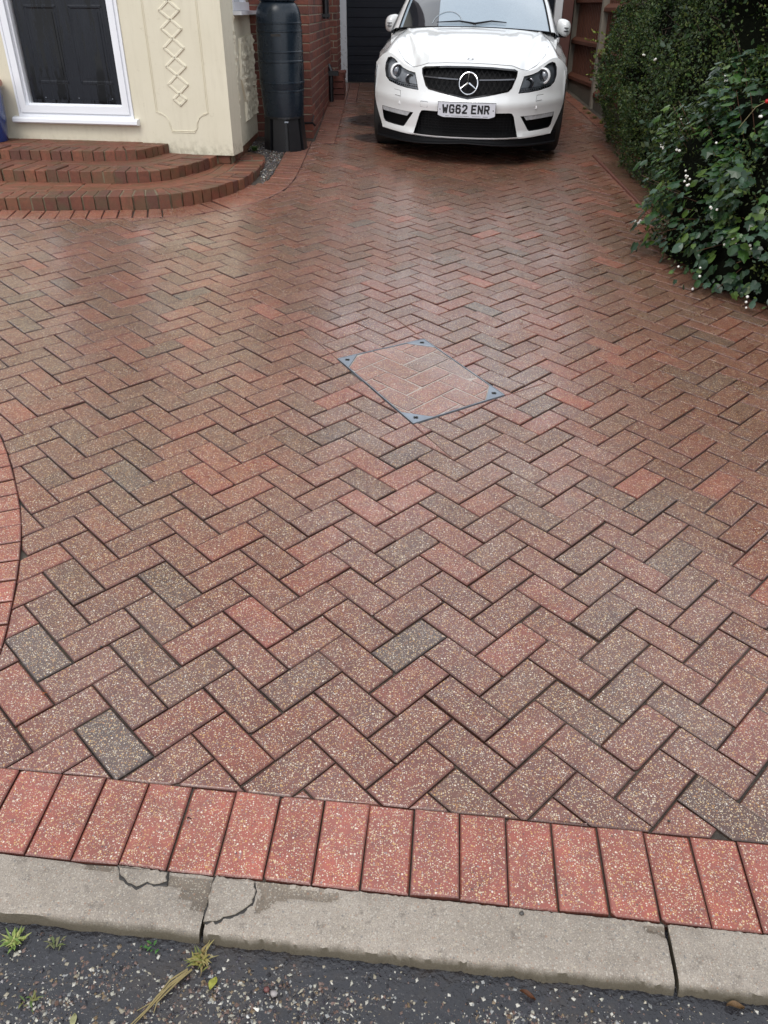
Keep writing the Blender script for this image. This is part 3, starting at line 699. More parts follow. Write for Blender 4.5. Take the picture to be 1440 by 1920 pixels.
# door
door = wbox(MB(), -1.206, -.358, .874, DT-.07, -.09, -.045).build('front_door', M_DOOR, porch)
def moulding(mb, pts, w, h, out0):       # ridge that follows a closed line on the wall
    n = len(pts)
    P = [Vector(p) for p in pts]
    for i in range(n-1 if pts[0] != pts[-1] else n-1):
        a, b = P[i], P[i+1]; d = b-a; L = d.length; t = d/L; nn = Vector((-t.y, t.x)); a = a - t*w*.3; b = b + t*w*.3
        vs = []
        for q in (a, b):
            for off, hh in ((-w, 0), (-w*.45, h), (w*.45, h), (w, 0)): r = q + nn*off; vs.append(W(r.x, r.y, out0+hh))
        mb.add(vs, [(0, 1, 5, 4), (1, 2, 6, 5), (2, 3, 7, 6), (0, 3, 2, 1), (4, 5, 6, 7)])
    return mb
for s0, s1 in ((-1.105, -.845), (-.725, -.455)):
    for z0, z1 in ((1.045, 1.575), (1.70, 2.62)):
        mb = MB(); moulding(mb, [(s0, z0), (s1, z0), (s1, z1), (s0, z1), (s0, z0)], .014, .005, -.0455); wbox(mb, s0+.035, s1-.035, z0+.035, z1-.035, -.046, -.0415); mb.build('door_panel', M_DOOR, door)
mb = MB(); wbox(mb, -1.19, -.375, .882, .915, -.045, -.030); mb.build('weather_bar', M_DOOR, door)
mb = MB(); 
for s_ in (-1.08, -.78, -.48): mb.lathe([(0, 0), (.005, 0), (.004, .003), (0, .003)], 8, Matrix.Translation(W(s_, .93, -.044)) @ Matrix.Rotation(math.pi/2, 4, 'X'))
mb.build('rivet', M_GALV, door)
MB().tube([W(-.43, 1.75, -.0), W(-.43, 1.92, -.0)], .011, 8).build('handle', M_GALV, door)
# door frame: stepped profile, mitred
def frame_ring(mb, l, r, b, t, steps_):
    for (w0, w1, o0, o1) in steps_:
        L, R, B, T = l+w0, r-w0, b+w0, t-w0; l2, r2, b2, t2 = l+w1, r-w1, b+w1, t-w1
        for q in ([(L, B), (R, B), (r2, b2), (l2, b2)], [(R, B), (R, T), (r2, t2), (r2, b2)], [(R, T), (L, T), (l2, t2), (r2, t2)], [(L, T), (L, B), (l2, b2), (l2, t2)]):
            vs = [W(s_, z_, o1) for s_, z_ in q] + [W(s_, z_, o0) for s_, z_ in q]
            mb.add(vs, [(0, 1, 2, 3), (7, 6, 5, 4), (0, 4, 5, 1), (1, 5, 6, 2), (2, 6, 7, 3), (3, 7, 4, 0)])
mb = MB(); frame_ring(mb, DL+.002, DR-.002, DB, DT, [(0, .018, -.1, .012), (.018, .030, -.1, .004), (.0305, .084, -.1, .018), (.0845, .0995, -.1, -.018)]); frm = mb.build('door_frame', M_UPVC, porch)
mb = MB(); 
pr = [(-.02, .792), (.045, .786), (.060, .775), (.062, .752), (.050, .742), (-.02, .742)]
vs = []; n = len(pr)
for s_ in (-1.372, -.248): vs += [W(s_, z_, o_) for o_, z_ in pr]
mb.add(vs, [(i, (i+1) % n, n+(i+1) % n, n+i) for i in range(n)] + [tuple(range(n-1, -1, -1)), tuple(range(n, 2*n))]); mb.build('door_sill', M_UPVC, porch)
# diamonds and panel moulding
for k, (zc, hz_, hs) in enumerate([(1.556, .062, .080), (1.433, .064, .080), (1.303, .066, .080), (1.176, .063, .080), (1.048, .067, .080), (.942, .042, .052), (1.68, .062, .08), (1.806, .062, .08), (1.93, .062, .08)]):
    mb = MB(); c_ = .131; moulding(mb, [(c_, zc-hz_), (c_+hs, zc), (c_, zc+hz_), (c_-hs, zc), (c_, zc-hz_)], .013, .009, .0)
    vs = [W(c_+a*(hs-.006), zc+b*(hz_-.006), .002+.0012*abs(a)) for a, b in ((0, -1), (1, 0), (0, 1), (-1, 0))] + [W(c_, zc, .004)]
    mb.add(vs, [(0, 1, 4), (1, 2, 4), (2, 3, 4), (3, 0, 4)]); mb.build('diamond_moulding', M_RENDER, porch)
for off in (0, .011):
    L, R = -.092+off, .362-off; mb = MB()
    line = [(L, 3.3), (L, .845-off*.3)]
    line += [(L+.005+.10*math.sin(t), .845-off-.105*(1-math.cos(t))) for t in np.linspace(.1, math.pi/2, 7)]
    rline = [(R-.005-.10*math.sin(t), .845-off-.105*(1-math.cos(t))) for t in np.linspace(math.pi/2, .1, 7)]
    full = line + [(.028+off*.5, .697+off)] + [(.228-off*.5, .697+off)] + rline + [(R, .845-off*.3), (R, 3.3)]
    moulding(mb, full, .0034, .0045, .0); mb.build('panel_moulding', M_RENDER, porch)
# rough pargeted panels on the side face
def rough_panel(poly, name):
    P = [Vector(p) for p in poly]; ymin = min(p.x for p in P); ymax = max(p.x for p in P); zmin = min(p.y for p in P); zmax = max(p.y for p in P)
    pts = [Vector(p) for p in poly]; n0 = len(pts); edges = [(i, (i+1) % n0) for i in range(n0)]
    st = .013
    for a in np.arange(ymin+st, ymax, st):
        for b in np.arange(zmin+st, zmax, st*1.7):
            if inpoly(a, b, poly): pts.append(Vector((a+random.uniform(-.004, .004), b+random.uniform(-.006, .006))))
    v, e, f, *_ = delaunay_2d_cdt([Vector((p[0], p[1])) for p in pts], edges, [], 0, 1e-5)
    vs = []
    from mathutils import noise as NZ_
    for i, q in enumerate(v):
        h = 0 if i < n0 else .008 + .022*abs(NZ_.noise(Vector((q.x*44, q.y*16, 1)))) + .026*max(0, NZ_.noise(Vector((q.x*70, q.y*34, 5))))
        vs.append((-1.275+h, q.x, q.y))
    fs = [t for t in f if inpoly(sum(v[i].x for i in t)/3, sum(v[i].y for i in t)/3, poly)]
    mb = MB(); mb.add(vs, fs); mb.build(name, M_RENDER, porch)
rough_panel([(7.843, 1.355), (8.66, 1.366), (8.74, 1.2), (8.72, .80), (8.68, .71), (7.87, .70), (7.90, .86), (7.77, 1.05)], 'textured_panel')
rough_panel([(7.22, 1.65), (7.55, 1.65), (7.60, 1.2), (7.52, 1.05), (7.56, .86), (7.44, .74), (7.40, .84), (7.30, .90)], 'textured_panel')
rough_panel([(7.22, 1.655), (7.55, 1.655), (7.56, 2.6), (7.22, 2.6)], 'textured_panel')
# side window
M_GLASSD = plain('window_glass', (.10, .12, .14), .05, nz=.1, coat=1)
win = empty('window', None, None); win.parent = porch
mb = MB(); x = -1.30
for (y0, y1, z0, z1) in ((7.69, 7.76, 1.552, 2.54), (8.93, 9.0, 1.552, 2.54), (7.76, 8.93, 1.552, 1.615), (7.76, 8.93, 2.48, 2.54), (8.31, 8.38, 1.615, 2.48)): mb.box((x, (y0+y1)/2, (z0+z1)/2), (.06, y1-y0, z1-z0))
mb.build('window_frame', M_UPVC, win)
MB().box((-1.32, 8.345, 2.05), (.01, 1.2, .9)).build('pane', M_GLASSD, win)
MB().box((-1.262, 8.32, 1.536), (.13, 1.38, .028)).build('window_sill', M_UPVC, win)

# ------------------------------------------------------------------ brick side wall of the house
house = empty('brick_house_wall', 'red brick house wall with pale mortar beside the drive, corner behind the water butt', 'house')
def wall_core(p0, p1, thick, z1, inward, parent):
    a, b = Vector(p0), Vector(p1); d = (b-a).normalized(); n_ = Vector(inward[:2]).normalized(); q = [a+n_*.006, b+n_*.006, b+n_*thick, a+n_*thick]
    return MB().prism(ccw([(v.x, v.y) for v in q]), lambda x, y: gz(x, y)-.1, lambda x, y: z1).build('mortar', M_MORTAR, parent)
_bm = {}
def brick_mesh(L, H=.065, D=.10):
    key = round(L, 3)
    if key not in _bm:
        mb = MB(); c = .004
        x, y, z = L/2, D/2, H/2
        vs = [(-x, -y+c, -z), (x, -y+c, -z), (x, -y+c, z), (-x, -y+c, z), (-x+c, -y, -z+c), (x-c, -y, -z+c), (x-c, -y, z-c), (-x+c, -y, z-c), (-x, y, -z), (x, y, -z), (x, y, z), (-x, y, z)]
        vs = [Vector(v)+Vector((random.gauss(0, .0006), 0, random.gauss(0, .0008))) for v in vs]
        mb.add(vs, [(4, 5, 6, 7), (0, 1, 5, 4), (1, 2, 6, 5), (2, 3, 7, 6), (3, 0, 4, 7), (0, 8, 9, 1), (1, 9, 10, 2), (2, 10, 11, 3), (3, 11, 8, 0)])
        me = bpy.data.meshes.new('brick'); me.from_pydata(mb.v, [], mb.f); me.materials.append(M_WALLB); _bm[key] = me
    return _bm[key]
def lay(p0, p1, z0, z1, outward, parent, first=.0, flip=0, zsplit=None):
    a, b = Vector(p0), Vector(p1); L = (b-a).length; d = (b-a)/L; out = Vector(outward[:2]).normalized()
    R = Matrix(((d.x, -out.x, 0), (d.y, -out.y, 0), (0, 0, 1)))
    if R.determinant() < 0: R = Matrix(((-d.x, -out.x, 0), (-d.y, -out.y, 0), (0, 0, 1)))
    up_ = MB(); course = 0; z = z0
    while z + .065 <= z1 + .001:
        s = 0; half = (course+flip) % 2; k = 0
        while s < L - .02:
            l = .1025 if (half and k == 0) else .215
            l = min(l, L-s)
            if l > .02:
                c = a + d*(s+l/2) - out*.05 + out*random.gauss(0, .0008)
                if zsplit is None or z < zsplit:
                    o = bpy.data.objects.new('brick', brick_mesh(l)); COL.objects.link(o); o.parent = parent
                    o.matrix_local = Matrix.Translation((c.x, c.y, z+.0325)) @ R.to_4x4()
                else: up_.box((c.x, c.y, z+.0325), (l, .1, .065), R)
            s += l + .010; k += 1
        z += .075; course += 1
    if up_.v: tag(up_.build('upper_brickwork', M_WALLB, parent), kind='stuff')
WZ0 = .471-.075*1+.0
wall_core((-1.9, 8.571), (-.734, 8.571), .3, 3.4, (0, 1, 0), house); wall_core((-.724, 8.62), (-.694, 11.3), .3, 3.4, (-1, 0, 0), house)
lay((-1.275, 8.571), (-.724, 8.571), .396, 3.35, (0, -1, 0), house, flip=1, zsplit=1.72)
lay((-.7235, 8.673), (-.694, 11.30), .396, 3.35, (1, 0, 0), house, flip=0, zsplit=1.72)
# stretch of wall set back beside the garage door
wall_core((-.95, 11.62), (-.632, 11.62), .2, 3.0, (0, 1, 0), house); lay((-.90, 11.62), (-.630, 11.62), .62, 2.9, (0, -1, 0), house, flip=1, zsplit=1.72)
wall_core((-.631, 11.68), (-.631, 12.5), .3, 3.0, (-1, 0, 0), house); lay((-.630, 11.72), (-.630, 12.50), .62, 2.9, (1, 0, 0), house, zsplit=1.72)
# low brick pier
pier = empty('low_brick_pier', 'low brick pier with sloping brick top beside the garage door', 'pier')
MB().box((-.615, 11.25, .72), (.13, .46, .26)).build('mortar', M_MORTAR, pier)
for k in range(4):
    z = .595+.07*k
    MB().box((-.608, 11.005, z+.033), (.165, .10, .06), jit=.002).build('brick', M_WALLB, pier)
    for y_ in (11.17, 11.39): MB().box((-.566+.0, y_+(0.05 if k % 2 else 0), z+.033), (.08, .205 if k < 4 else .1, .06), jit=.002).build('brick', M_WALLB, pier)
for y_ in (11.03, 11.13, 11.23, 11.33, 11.43): MB().box((-.60, y_, .885-.02*0), (.17, .088, .035), jit=.003).build('capping_brick', M_WALLB, pier)
# black pipes
M_BLACK = plain('black_plastic', (.012, .012, .014), .35, nz=.2)
p = tag(MB().tube([(-.672, 10.80, .60), (-.672, 10.80, .93), (-.700, 10.86, .98)], .028, 10).build('waste_pipe', M_BLACK, sm=40), 'short black waste pipe beside the low brick pier at the wall foot', 'pipe')
hd = MB(); hd.box((-.645, 10.83, .905), (.13, .12, .05)); hd.build('hopper', M_BLACK, p)
p = tag(MB().tube([(-.665, 10.1, 1.47), (-.665, 10.1, 2.6)], .035, 10).build('downpipe', M_BLACK, sm=40), 'black downpipe ending high on the brick wall side', 'pipe')
MB().box((-.665, 10.1, 1.50), (.09, .09, .03)).build('pipe_collar', M_BLACK, p)
p = tag(MB().tube([(-.80, 8.50, .62), (-.72, 8.48, .625), (-.70, 8.50, .60)], .011, 8).build('garden_tap', M_BLACK, sm=40), 'small black tap fitting low on the brick wall corner', 'tap')
MB().box((-.715, 8.50, .665), (.012, .012, .06), Matrix.Rotation(.4, 3, 'Y')).build('tap_handle', M_BLACK, p)

# ------------------------------------------------------------------ garage
def gdoor_mat():
    m = N('black_garage_door'); n1 = m.noise(14, 4); sp = m.noise(120, 3, .7)
    z = m.n('SeparateXYZ'); m.l(m.geo.outputs['Position'], z.inputs[0])
    c = m.mix(n1, (.007, .008, .013), (.013, .015, .022)); low = m.ramp(m.math('SUBTRACT', z.outputs[2], .68), [(0, 1), (.25, 0)])
    c = m.mix(m.math('MULTIPLY', low, m.ramp(sp, [(.62, 0), (.70, .5)])), c, (.25, .24, .22)); m.set(col=c, rough=.4, spec=.18); return m.mat
M_GD = gdoor_mat()
garage = empty('garage', 'garage with a black slatted roller door and flaking white frame behind the car', 'garage')
GY = 12.56; gz0 = gz(-.5, GY)
gd = MB().box((.86, GY+.08, gz0+1.1), (2.86, .02, 2.3)).build('garage_door', M_GD, garage)
z = gz0-.02
while z < gz0+2.2:
    n_ = MB(); prf = [(0, 0), (-.006, .003), (-.006, .050), (-.0045, .053), (-.006, .056), (-.006, .106), (0, .109)]
    vs = [(x_, GY+.066+a, z+b) for x_ in (-.548, 2.27) for a, b in prf]; k = len(prf)
    n_.add(vs, [(i, k+i, k+i+1, i+1) for i in range(k-1)]); n_.build('slat', M_GD, gd); z += .1125
M_WOLD = N('flaking_white_paint'); f1 = M_WOLD.noise(26, 5, .7); zz = M_WOLD.n('SeparateXYZ'); M_WOLD.l(M_WOLD.geo.outputs['Position'], zz.inputs[0])
M_WOLD.set(col=M_WOLD.mix(M_WOLD.math('MULTIPLY', M_WOLD.ramp(f1, [(.52, 0), (.60, 1)]), M_WOLD.ramp(M_WOLD.math('SUBTRACT', zz.outputs[2], .66), [(.1, .85), (.9, 0)])), (.62, .63, .65), (.20, .18, .15)), rough=.5); M_WOLD = M_WOLD.mat
for x_, w_ in ((-.596, .098), (2.33, .10)): MB().box((x_, GY+.03, gz0+1.13), (w_, .08, 2.32)).build('frame_post', M_WOLD, garage)
MB().box((.86, GY+.03, gz0+2.34), (3.05, .08, .10)).build('frame_head', M_WOLD, garage)
MB().box((.86, GY+.12, gz0+2.49), (3.9, .2, .18)).build('fascia_wall', M_RENDER, garage)
mb = MB(); mb.box((.9, GY+2.6, gz0+1.2), (3.7, 4.7, 2.4)); mb.build('walls', M_WALLB, garage)
mb = MB(); mb.box((.9, GY+2.4, gz0+2.62), (4.0, 5.4, .08)); mb.build('roof', M_BLACK, garage)
MB().box((2.45, GY+.05, gz0+1.2), (.13, .2, 2.4)).build('brick_reveal', M_WALLB, garage)
# upper storey of the house, out of the frame but there for light and reflections
hb = empty('house_upper_storey', 'plain cream upper part of the house above the porch and brick wall', 'house')
MB().box((-3.2, 10.6, 4.6), (4.3, 6.0, 2.6)).build('upper_wall', M_RENDER, hb)
M_TILE = plain('roof_tile', (.10, .06, .05), .7, nz=.3)
MB().add([(-5.5, 7.3, 5.9), (-.85, 7.3, 5.9), (-.85, 13.8, 5.9), (-5.5, 13.8, 5.9), (-5.5, 10.5, 7.6), (-.85, 10.5, 7.6)], [(0, 1, 5, 4), (1, 2, 5), (2, 3, 4, 5), (3, 0, 4), (0, 3, 2, 1)]).build('roof', M_TILE, hb)

# ------------------------------------------------------------------ fence
def wood_mat(name, a, b, rough=.62):
    m = N(name); g_ = m.noise(11, 5, .6, m.pos((6, 6, .5))); r = m.rand()
    c = m.mix(g_, a, b); c = m.mix(m.math('MULTIPLY', r, .35), c, tuple(x*.6 for x in a)); m.set(col=c, rough=rough); m.bump(g_, .3, .002); return m.mat
M_WOOD = wood_mat('stained_fence_timber', (.085, .030, .017), (.150, .050, .026))
M_POST = plain('fence_concrete', (.215, .19, .155), .8, nz=.3, sc=12, bump=.4)
M_GBOARD = plain('gravel_board_concrete', (.105, .092, .072), .85, nz=.4, sc=9, bump=.4)
fence = empty('closeboard_fence', 'brown closeboard timber fence with concrete posts and gravel boards along the right side', 'fence')
FX = 2.58; posts = [5.95, 7.66, 9.37, 11.09, 12.80, 14.51]
for y_ in posts:
    z0 = gz(FX, y_); mb = MB(); mb.prism([(FX-.0, y_-.045), (FX+.10, y_-.045), (FX+.10, y_+.045), (FX, y_+.045)], lambda a, b: z0-.1, lambda a, b: z0+1.95, ch=.006); mb.build('post', M_POST, fence)
for y0, y1 in zip(posts, posts[1:]):
    z0, z1 = gz(FX, y0), gz(FX, y1); mb = MB(); ya, yb = y0+.047, y1-.047
    mb.prism([(FX+.03, ya), (FX+.075, ya), (FX+.075, yb), (FX+.03, yb)], lambda a, b: gz(FX, b)-.05, lambda a, b: gz(FX, (y0+y1)/2)+.165, ch=.004); mb.build('gravel_board', M_GBOARD, fence)
    zb = gz(FX, (y0+y1)/2)
    for h in (.20, .63, 1.10, 1.66):
        mb = MB(); vs = []; 
        for y_ in (ya, yb): vs += [(FX+.008, y_, zb+h-.028), (FX+.008, y_, zb+h+.010), (FX+.055, y_, zb+h+.050), (FX+.055, y_, zb+h-.040)]
        mb.add(vs, [(0, 4, 5, 1), (1, 5, 6, 2), (2, 6, 7, 3), (3, 7, 4, 0), (0, 1, 2, 3), (4, 7, 6, 5)]); mb.build('rail', M_WOOD, fence)
    y_ = ya; vis = y0 > 9
    while y_ < yb-.02:
        w_ = min(.096, yb-y_); vs = [(FX+.058, y_, zb+.168), (FX+.066, y_+w_, zb+.168), (FX+.066, y_+w_, zb+1.82), (FX+.058, y_, zb+1.82), (FX+.070, y_, zb+.168), (FX+.070, y_+w_, zb+.168), (FX+.070, y_+w_, zb+1.82), (FX+.070, y_, zb+1.82)]
        MB().add(vs, [(0, 3, 2, 1), (4, 5, 6, 7), (0, 4, 7, 3), (1, 2, 6, 5), (3, 7, 6, 2), (0, 1, 5, 4)]).build('board', M_WOOD, fence); y_ += .0985

# ------------------------------------------------------------------ water butt
def butt_mat():
    m = N('water_butt_plastic'); n1 = m.noise(5, 4); m.set(col=m.mix(n1, (.008, .014, .022), (.013, .021, .031)), rough=m.math('MULTIPLY_ADD', m.noise(9, 4), .2, .18), spec=.42); m.bump(m.noise(6, 3), .12, .004); return m.mat
M_BUTT = butt_mat()
BX, BY = -.945, 8.05; bz = gz(BX, BY)
TB = Matrix.Translation((BX, BY, 0))
butt = empty('water_butt', 'tall dark blue-grey plastic water butt on a black stand at the brick corner', 'water butt')
prof = [(.178, .735), (.182, .76), (.192, .90), (.193, .935), (.1965, .938), (.1965, .950), (.193, .953), (.196, .965), (.200, 1.0), (.2035, 1.003), (.2035, 1.015), (.199, 1.018), (.201, 1.14), (.200, 1.165), (.2045, 1.168), (.2045, 1.18), (.200, 1.185), (.201, 1.24), (.2045, 1.243), (.2045, 1.252), (.200, 1.256), (.2, 1.36), (.1985, 1.395), (.203, 1.398), (.203, 1.41), (.198, 1.413), (.197, 1.455), (.2005, 1.458), (.2005, 1.467), (.196, 1.47), (.192, 1.53), (.180, 1.572), (.160, 1.603), (.142, 1.618), (.138, 1.622)]
MB().lathe(prof, 48, TB).build('barrel', M_BUTT, butt, sm=35)
MB().lathe([(.0, 1.672), (.13, 1.668), (.160, 1.655), (.163, 1.628), (.150, 1.622), (.14, 1.618), (.0, 1.618)], 40, TB).build('lid', M_BUTT, butt, sm=35)
mb = MB(); k = 8
for i in range(k):
    a0 = 2*math.pi*(i+.12)/k + .2; a1 = 2*math.pi*(i+.88)/k + .2; r0, r1 = .205, .178
    vs = []
    for rr0, rr1 in ((r0, r1), (r0-.03, r1-.03)):
        for a, z, r in ((a0, bz-.02, rr0), (a1, bz-.02, rr0), (a1, .735, rr1), (a0, .735, rr1)): vs.append((BX+r*math.cos(a), BY+r*math.sin(a), z))
    mb.add(vs, [(0, 1, 2, 3), (7, 6, 5, 4), (0, 4, 5, 1), (1, 5, 6, 2), (2, 6, 7, 3), (3, 7, 4, 0)])
mb.lathe([(.160, bz-.02), (.150, .72), (.185, .722), (.185, .738), (.0, .738)], 32, TB); mb.build('stand', M_BLACK, butt)
hz = MB()
for th, z_ in ((-1.62, 1.375),):
    R = Matrix.Rotation(th+math.pi/2, 3, 'Z'); hz.box((BX+.1965*math.cos(th), BY+.1965*math.sin(th), z_), (.085, .012, .018), R)
hz.build('hand_hold', M_CRACK, butt)
MB().box((BX+.178*math.cos(-1.35), BY+.178*math.sin(-1.35)-.008, .70), (.035, .006, .012), Matrix.Rotation(.22, 3, 'Z')).build('vent', M_GALV, butt)

# ------------------------------------------------------------------ blue pot at the left frame edge
px_ = on(-22, 268, (0, 0, Z3), (0, 0, 1)); M_POT = plain('blue_glaze', (.012, .035, .16), .15, coat=.5, nz=.3, sc=5); M_TC = plain('terracotta_rim', (.42, .20, .13), .5)
pot = empty('blue_garden_pot', 'tall blue glazed pot with a terracotta rim on the top step at the left edge', 'pot')
PC = Matrix.Translation((W(-1.528, 0, .19).x, W(-1.528, 0, .19).y, Z3))
MB().lathe([(0, .004), (.135, 0), (.140, .02), (.158, .15), (.168, .30), (.172, .40), (.165, .42), (.15, .42)], 32, PC).build('body', M_POT, pot, sm=40)
MB().lathe([(.17, .405), (.185, .41), (.192, .43), (.185, .452), (.16, .456), (.14, .43)], 32, PC).build('rim', M_TC, pot, sm=40)

# ------------------------------------------------------------------ gravel bed between step and wall
BED = [(-1.09, 7.50), (-1.07, 7.1), (-.985, 6.62), (-.962, 6.9), (-.945, 7.5), (-.94, 8.5), (-1.28, 8.5), (-1.28, 7.85), (-1.15, 7.78)]
bed = tag(MB().prism(ccw(BED), lambda x, y: gz(x, y)-.05, lambda x, y: gz(x, y)-.004).build('gravel_bed', M_SOIL), kind='structure')
def bed_region():
    for _ in range(50):
        x, y_ = random.uniform(-1.28, -.93), random.uniform(6.6, 8.3)
        if inpoly(x, y_, BED): return x, y_
chips('bed_gravel', 2600, bed_region, .004, .012, lambda x, y: gz(x, y)-.004, .10, .3, dark=(.05, .045, .04))

exec_car = True
# ------------------------------------------------------------------ CAR
def paint_mat():
    m = N('white_car_paint'); m.set(col=(.80, .81, .81), rough=.22, coat=1, coatr=.03, spec=.5)
    v = m.voro(160); d = m.ramp(v.outputs['Distance'], [(.0, 1), (.30, 0)]); sel = m.math('LESS_THAN', m.sep(v.outputs['Color'], 0), .35)
    b = m.n('Bump'); b.inputs['Strength'].default_value = .35; b.inputs['Distance'].default_value = .0012; m.l(m.math('MULTIPLY', d, sel), b.inputs['Height']); m.l(b.outputs[0], m.p.inputs['Coat Normal']); return m.mat
M_PAINT = paint_mat()
M_BEZ = plain('lamp_ring', (.78, .79, .80), .2, nz=.05)
M_PROJ = plain('projector_glass', (.16, .17, .19), .08, metal=.4, coat=1)
M_GLOSSB = plain('gloss_black', (.006, .006, .007), .12, nz=.05, coat=.6)
M_MATB = plain('matt_black', (.005, .005, .006), .6, nz=.1); M_MATB.node_tree.nodes['Principled BSDF'].inputs['Specular IOR Level'].default_value = .2
M_CHROME = plain('chrome', (.75, .76, .78), .10, metal=1, nz=.03)
M_DCHROME = plain('dark_chrome', (.13, .13, .14), .22, metal=.9, nz=.05)
M_TYRE = plain('tyre_rubber', (.014, .014, .014), .75, nz=.2, bump=.2)
M_HLB = plain('headlamp_bowl', (.50, .51, .53), .35, metal=.1, nz=.55, sc=26)
def screen_mat(name, c0, c1, rough):
    m = N(name); n1 = m.noise(3, 4); d = m.noise(150, 3, .7); m.set(col=m.mix(m.ramp(d, [(.45, 0), (.75, .25)]), m.mix(n1, c0, c1), tuple(min(1, x*1.9) for x in c1)), rough=rough, coat=1, coatr=.03, spec=.6); return m.mat
M_SCREEN = screen_mat('misted_windscreen', (.22, .285, .35), (.30, .37, .43), .22)
M_DARKG = screen_mat('dark_glass', (.012, .014, .018), (.02, .022, .028), .05)
M_LENS = N('headlamp_lens'); gl = M_LENS.n('BsdfGlossy'); gl.inputs['Roughness'].default_value = .03; tr = M_LENS.n('BsdfTransparent'); tr.inputs[0].default_value = (.92, .94, .96, 1)
fr_ = M_LENS.n('Fresnel'); fr_.inputs[0].default_value = 1.5; ms = M_LENS.n('MixShader'); M_LENS.l(fr_.outputs[0], ms.inputs[0]); M_LENS.l(tr.outputs[0], ms.inputs[1]); M_LENS.l(gl.outputs[0], ms.inputs[2]); M_LENS.l(ms.outputs[0], M_LENS.out.inputs[0]); M_LENS = M_LENS.mat
M_PLATE = plain('plate_white', (.62, .63, .68), .3, nz=.04); M_INK = plain('plate_black', (.006, .006, .007), .4, nz=.1)

yaw = math.radians(-6.3); CX, CY = .690, 7.565
ca_ = Vector((math.cos(yaw), math.sin(yaw), 0)); nc = Vector((NX-.016, NY, 1)).normalized(); ca_ = (ca_-nc*ca_.dot(nc)).normalized(); cb_ = nc.cross(ca_)
CM = Matrix(((ca_.x, cb_.x, nc.x, CX), (ca_.y, cb_.y, nc.y, CY), (ca_.z, cb_.z, nc.z, gz(CX, CY)), (0, 0, 0, 1)))
car = empty('parked_car', 'white saloon car parked facing the road, registration WG62 ENR', 'car')
PLAN = [(0, 0), (.12, .003), (.25, .020), (.36, .052), (.44, .092), (.52, .145), (.60, .215), (.68, .300), (.74, .370), (.78, .420), (.82, .475), (.845, .510), (.862, .545)]
PROF = [(.15, .03), (.225, -.006), (.245, -.012), (.262, .014), (.35, .006), (.44, .0), (.490, -.012), (.510, -.010), (.525, .012), (.56, .030), (.62, .050), (.68, .072), (.74, .105), (.78, .140), (.83, .19)]
def fy(x, z):
    x = abs(x); k = 1 if x < .5 else 1 - .35*min(1, (x-.5)/.3)
    return interp(x, PLAN) + interp(z, PROF)*k
ZTOP = [(0, .790), (.2, .786), (.36, .776), (.43, .752), (.48, .732), (.56, .745), (.64, .785), (.70, .812), (.75, .818), (.79, .800), (.83, .765), (.86, .73), (.875, .70)]
GRILLE = [(-.385, .752), (-.2, .766), (0, .770), (.2, .766), (.385, .752), (.412, .738), (.408, .70), (.372, .615), (.345, .590), (.18, .560), (0, .532), (-.18, .560), (-.345, .590), (-.372, .615), (-.408, .70), (-.412, .738)]
HEAD = [(.432, .575), (.448, .63), (.470, .700), (.53, .708), (.585, .724), (.632, .752), (.675, .780), (.712, .790), (.742, .780), (.760, .742), (.765, .69), (.752, .638), (.715, .606), (.63, .588), (.53, .578)]
INTAKE = [(-.462, .236), (-.445, .29), (-.412, .40), (-.395, .425), (-.37, .430), (.37, .430), (.395, .425), (.412, .40), (.445, .29), (.462, .236)]
FOG = [(.470, .400), (.62, .400), (.780, .402), (.778, .36), (.765, .30), (.745, .278), (.66, .272), (.562, .272), (.548, .285), (.515, .335)]
mir = lambda P: [(-x, z) for x, z in P]
holes = [GRILLE, HEAD, mir(HEAD), INTAKE, FOG, mir(FOG)]
def taper(z): return .862-.085*max(0, (.46-z)/.22)**1.3
def cdt(outline, holes, step, mp, extra=None):
    pts = [Vector(p) for p in outline]; edges = [(i, (i+1) % len(outline)) for i in range(len(outline))]
    for h in holes:
        b = len(pts); pts += [Vector(p) for p in h]; edges += [(b+i, b+(i+1) % len(h)) for i in range(len(h))]
    xs_ = [p[0] for p in outline]; zs_ = [p[1] for p in outline]; row = 0
    for b in np.arange(min(zs_)+step*.5, max(zs_), step):
        row += 1
        for a in np.arange(min(xs_)+step*(.25 if row % 2 else .75), max(xs_), step):
            if inpoly(a, b, outline) and not any(inpoly(a, b, h) for h in holes):
                if min(seg_d(a, b, P) for P in [outline]+holes) > step*.35: pts.append(Vector((a, b)))
    v, e, f, *_ = delaunay_2d_cdt(pts, edges, [], 0, 1e-6)
    fs = []
    for t in f:
        cx = sum(v[i].x for i in t)/3; cy = sum(v[i].y for i in t)/3
        if inpoly(cx, cy, outline) and not any(inpoly(cx, cy, h) for h in holes): fs.append(tuple(t))
    return [mp(q.x, q.y) for q in v], fs
def seg_d(x, y, P):
    p = np.array(P); q = np.roll(p, -1, 0); d = q-p; w = np.array([x, y])-p; t = np.clip((w*d).sum(1)/np.maximum(1e-12, (d*d).sum(1)), 0, 1); r = w-d*t[:, None]
    return float(np.sqrt((r*r).sum(1)).min())
def densify(P, st):
    out = []
    for i in range(len(P)):
        a, b = Vector(P[i]), Vector(P[(i+1) % len(P)]); n_ = max(1, int((b-a).length/st))
        for k in range(n_): q = a.lerp(b, k/n_); out.append((q.x, q.y))
    return out
dh = [densify(h, .03) for h in holes]
bot_l = [(x, .222 + .012*max(0, (abs(x)-.5))) for x in np.linspace(-taper(.23), taper(.23), 55)]
top_l = [(x, interp(abs(x), ZTOP)) for x in np.linspace(.862, -.862, 65)]
outline = bot_l + [(taper(z), z) for z in np.arange(.26, .69, .04)] + top_l + [(-taper(z), z) for z in np.arange(.67, .25, -.04)]
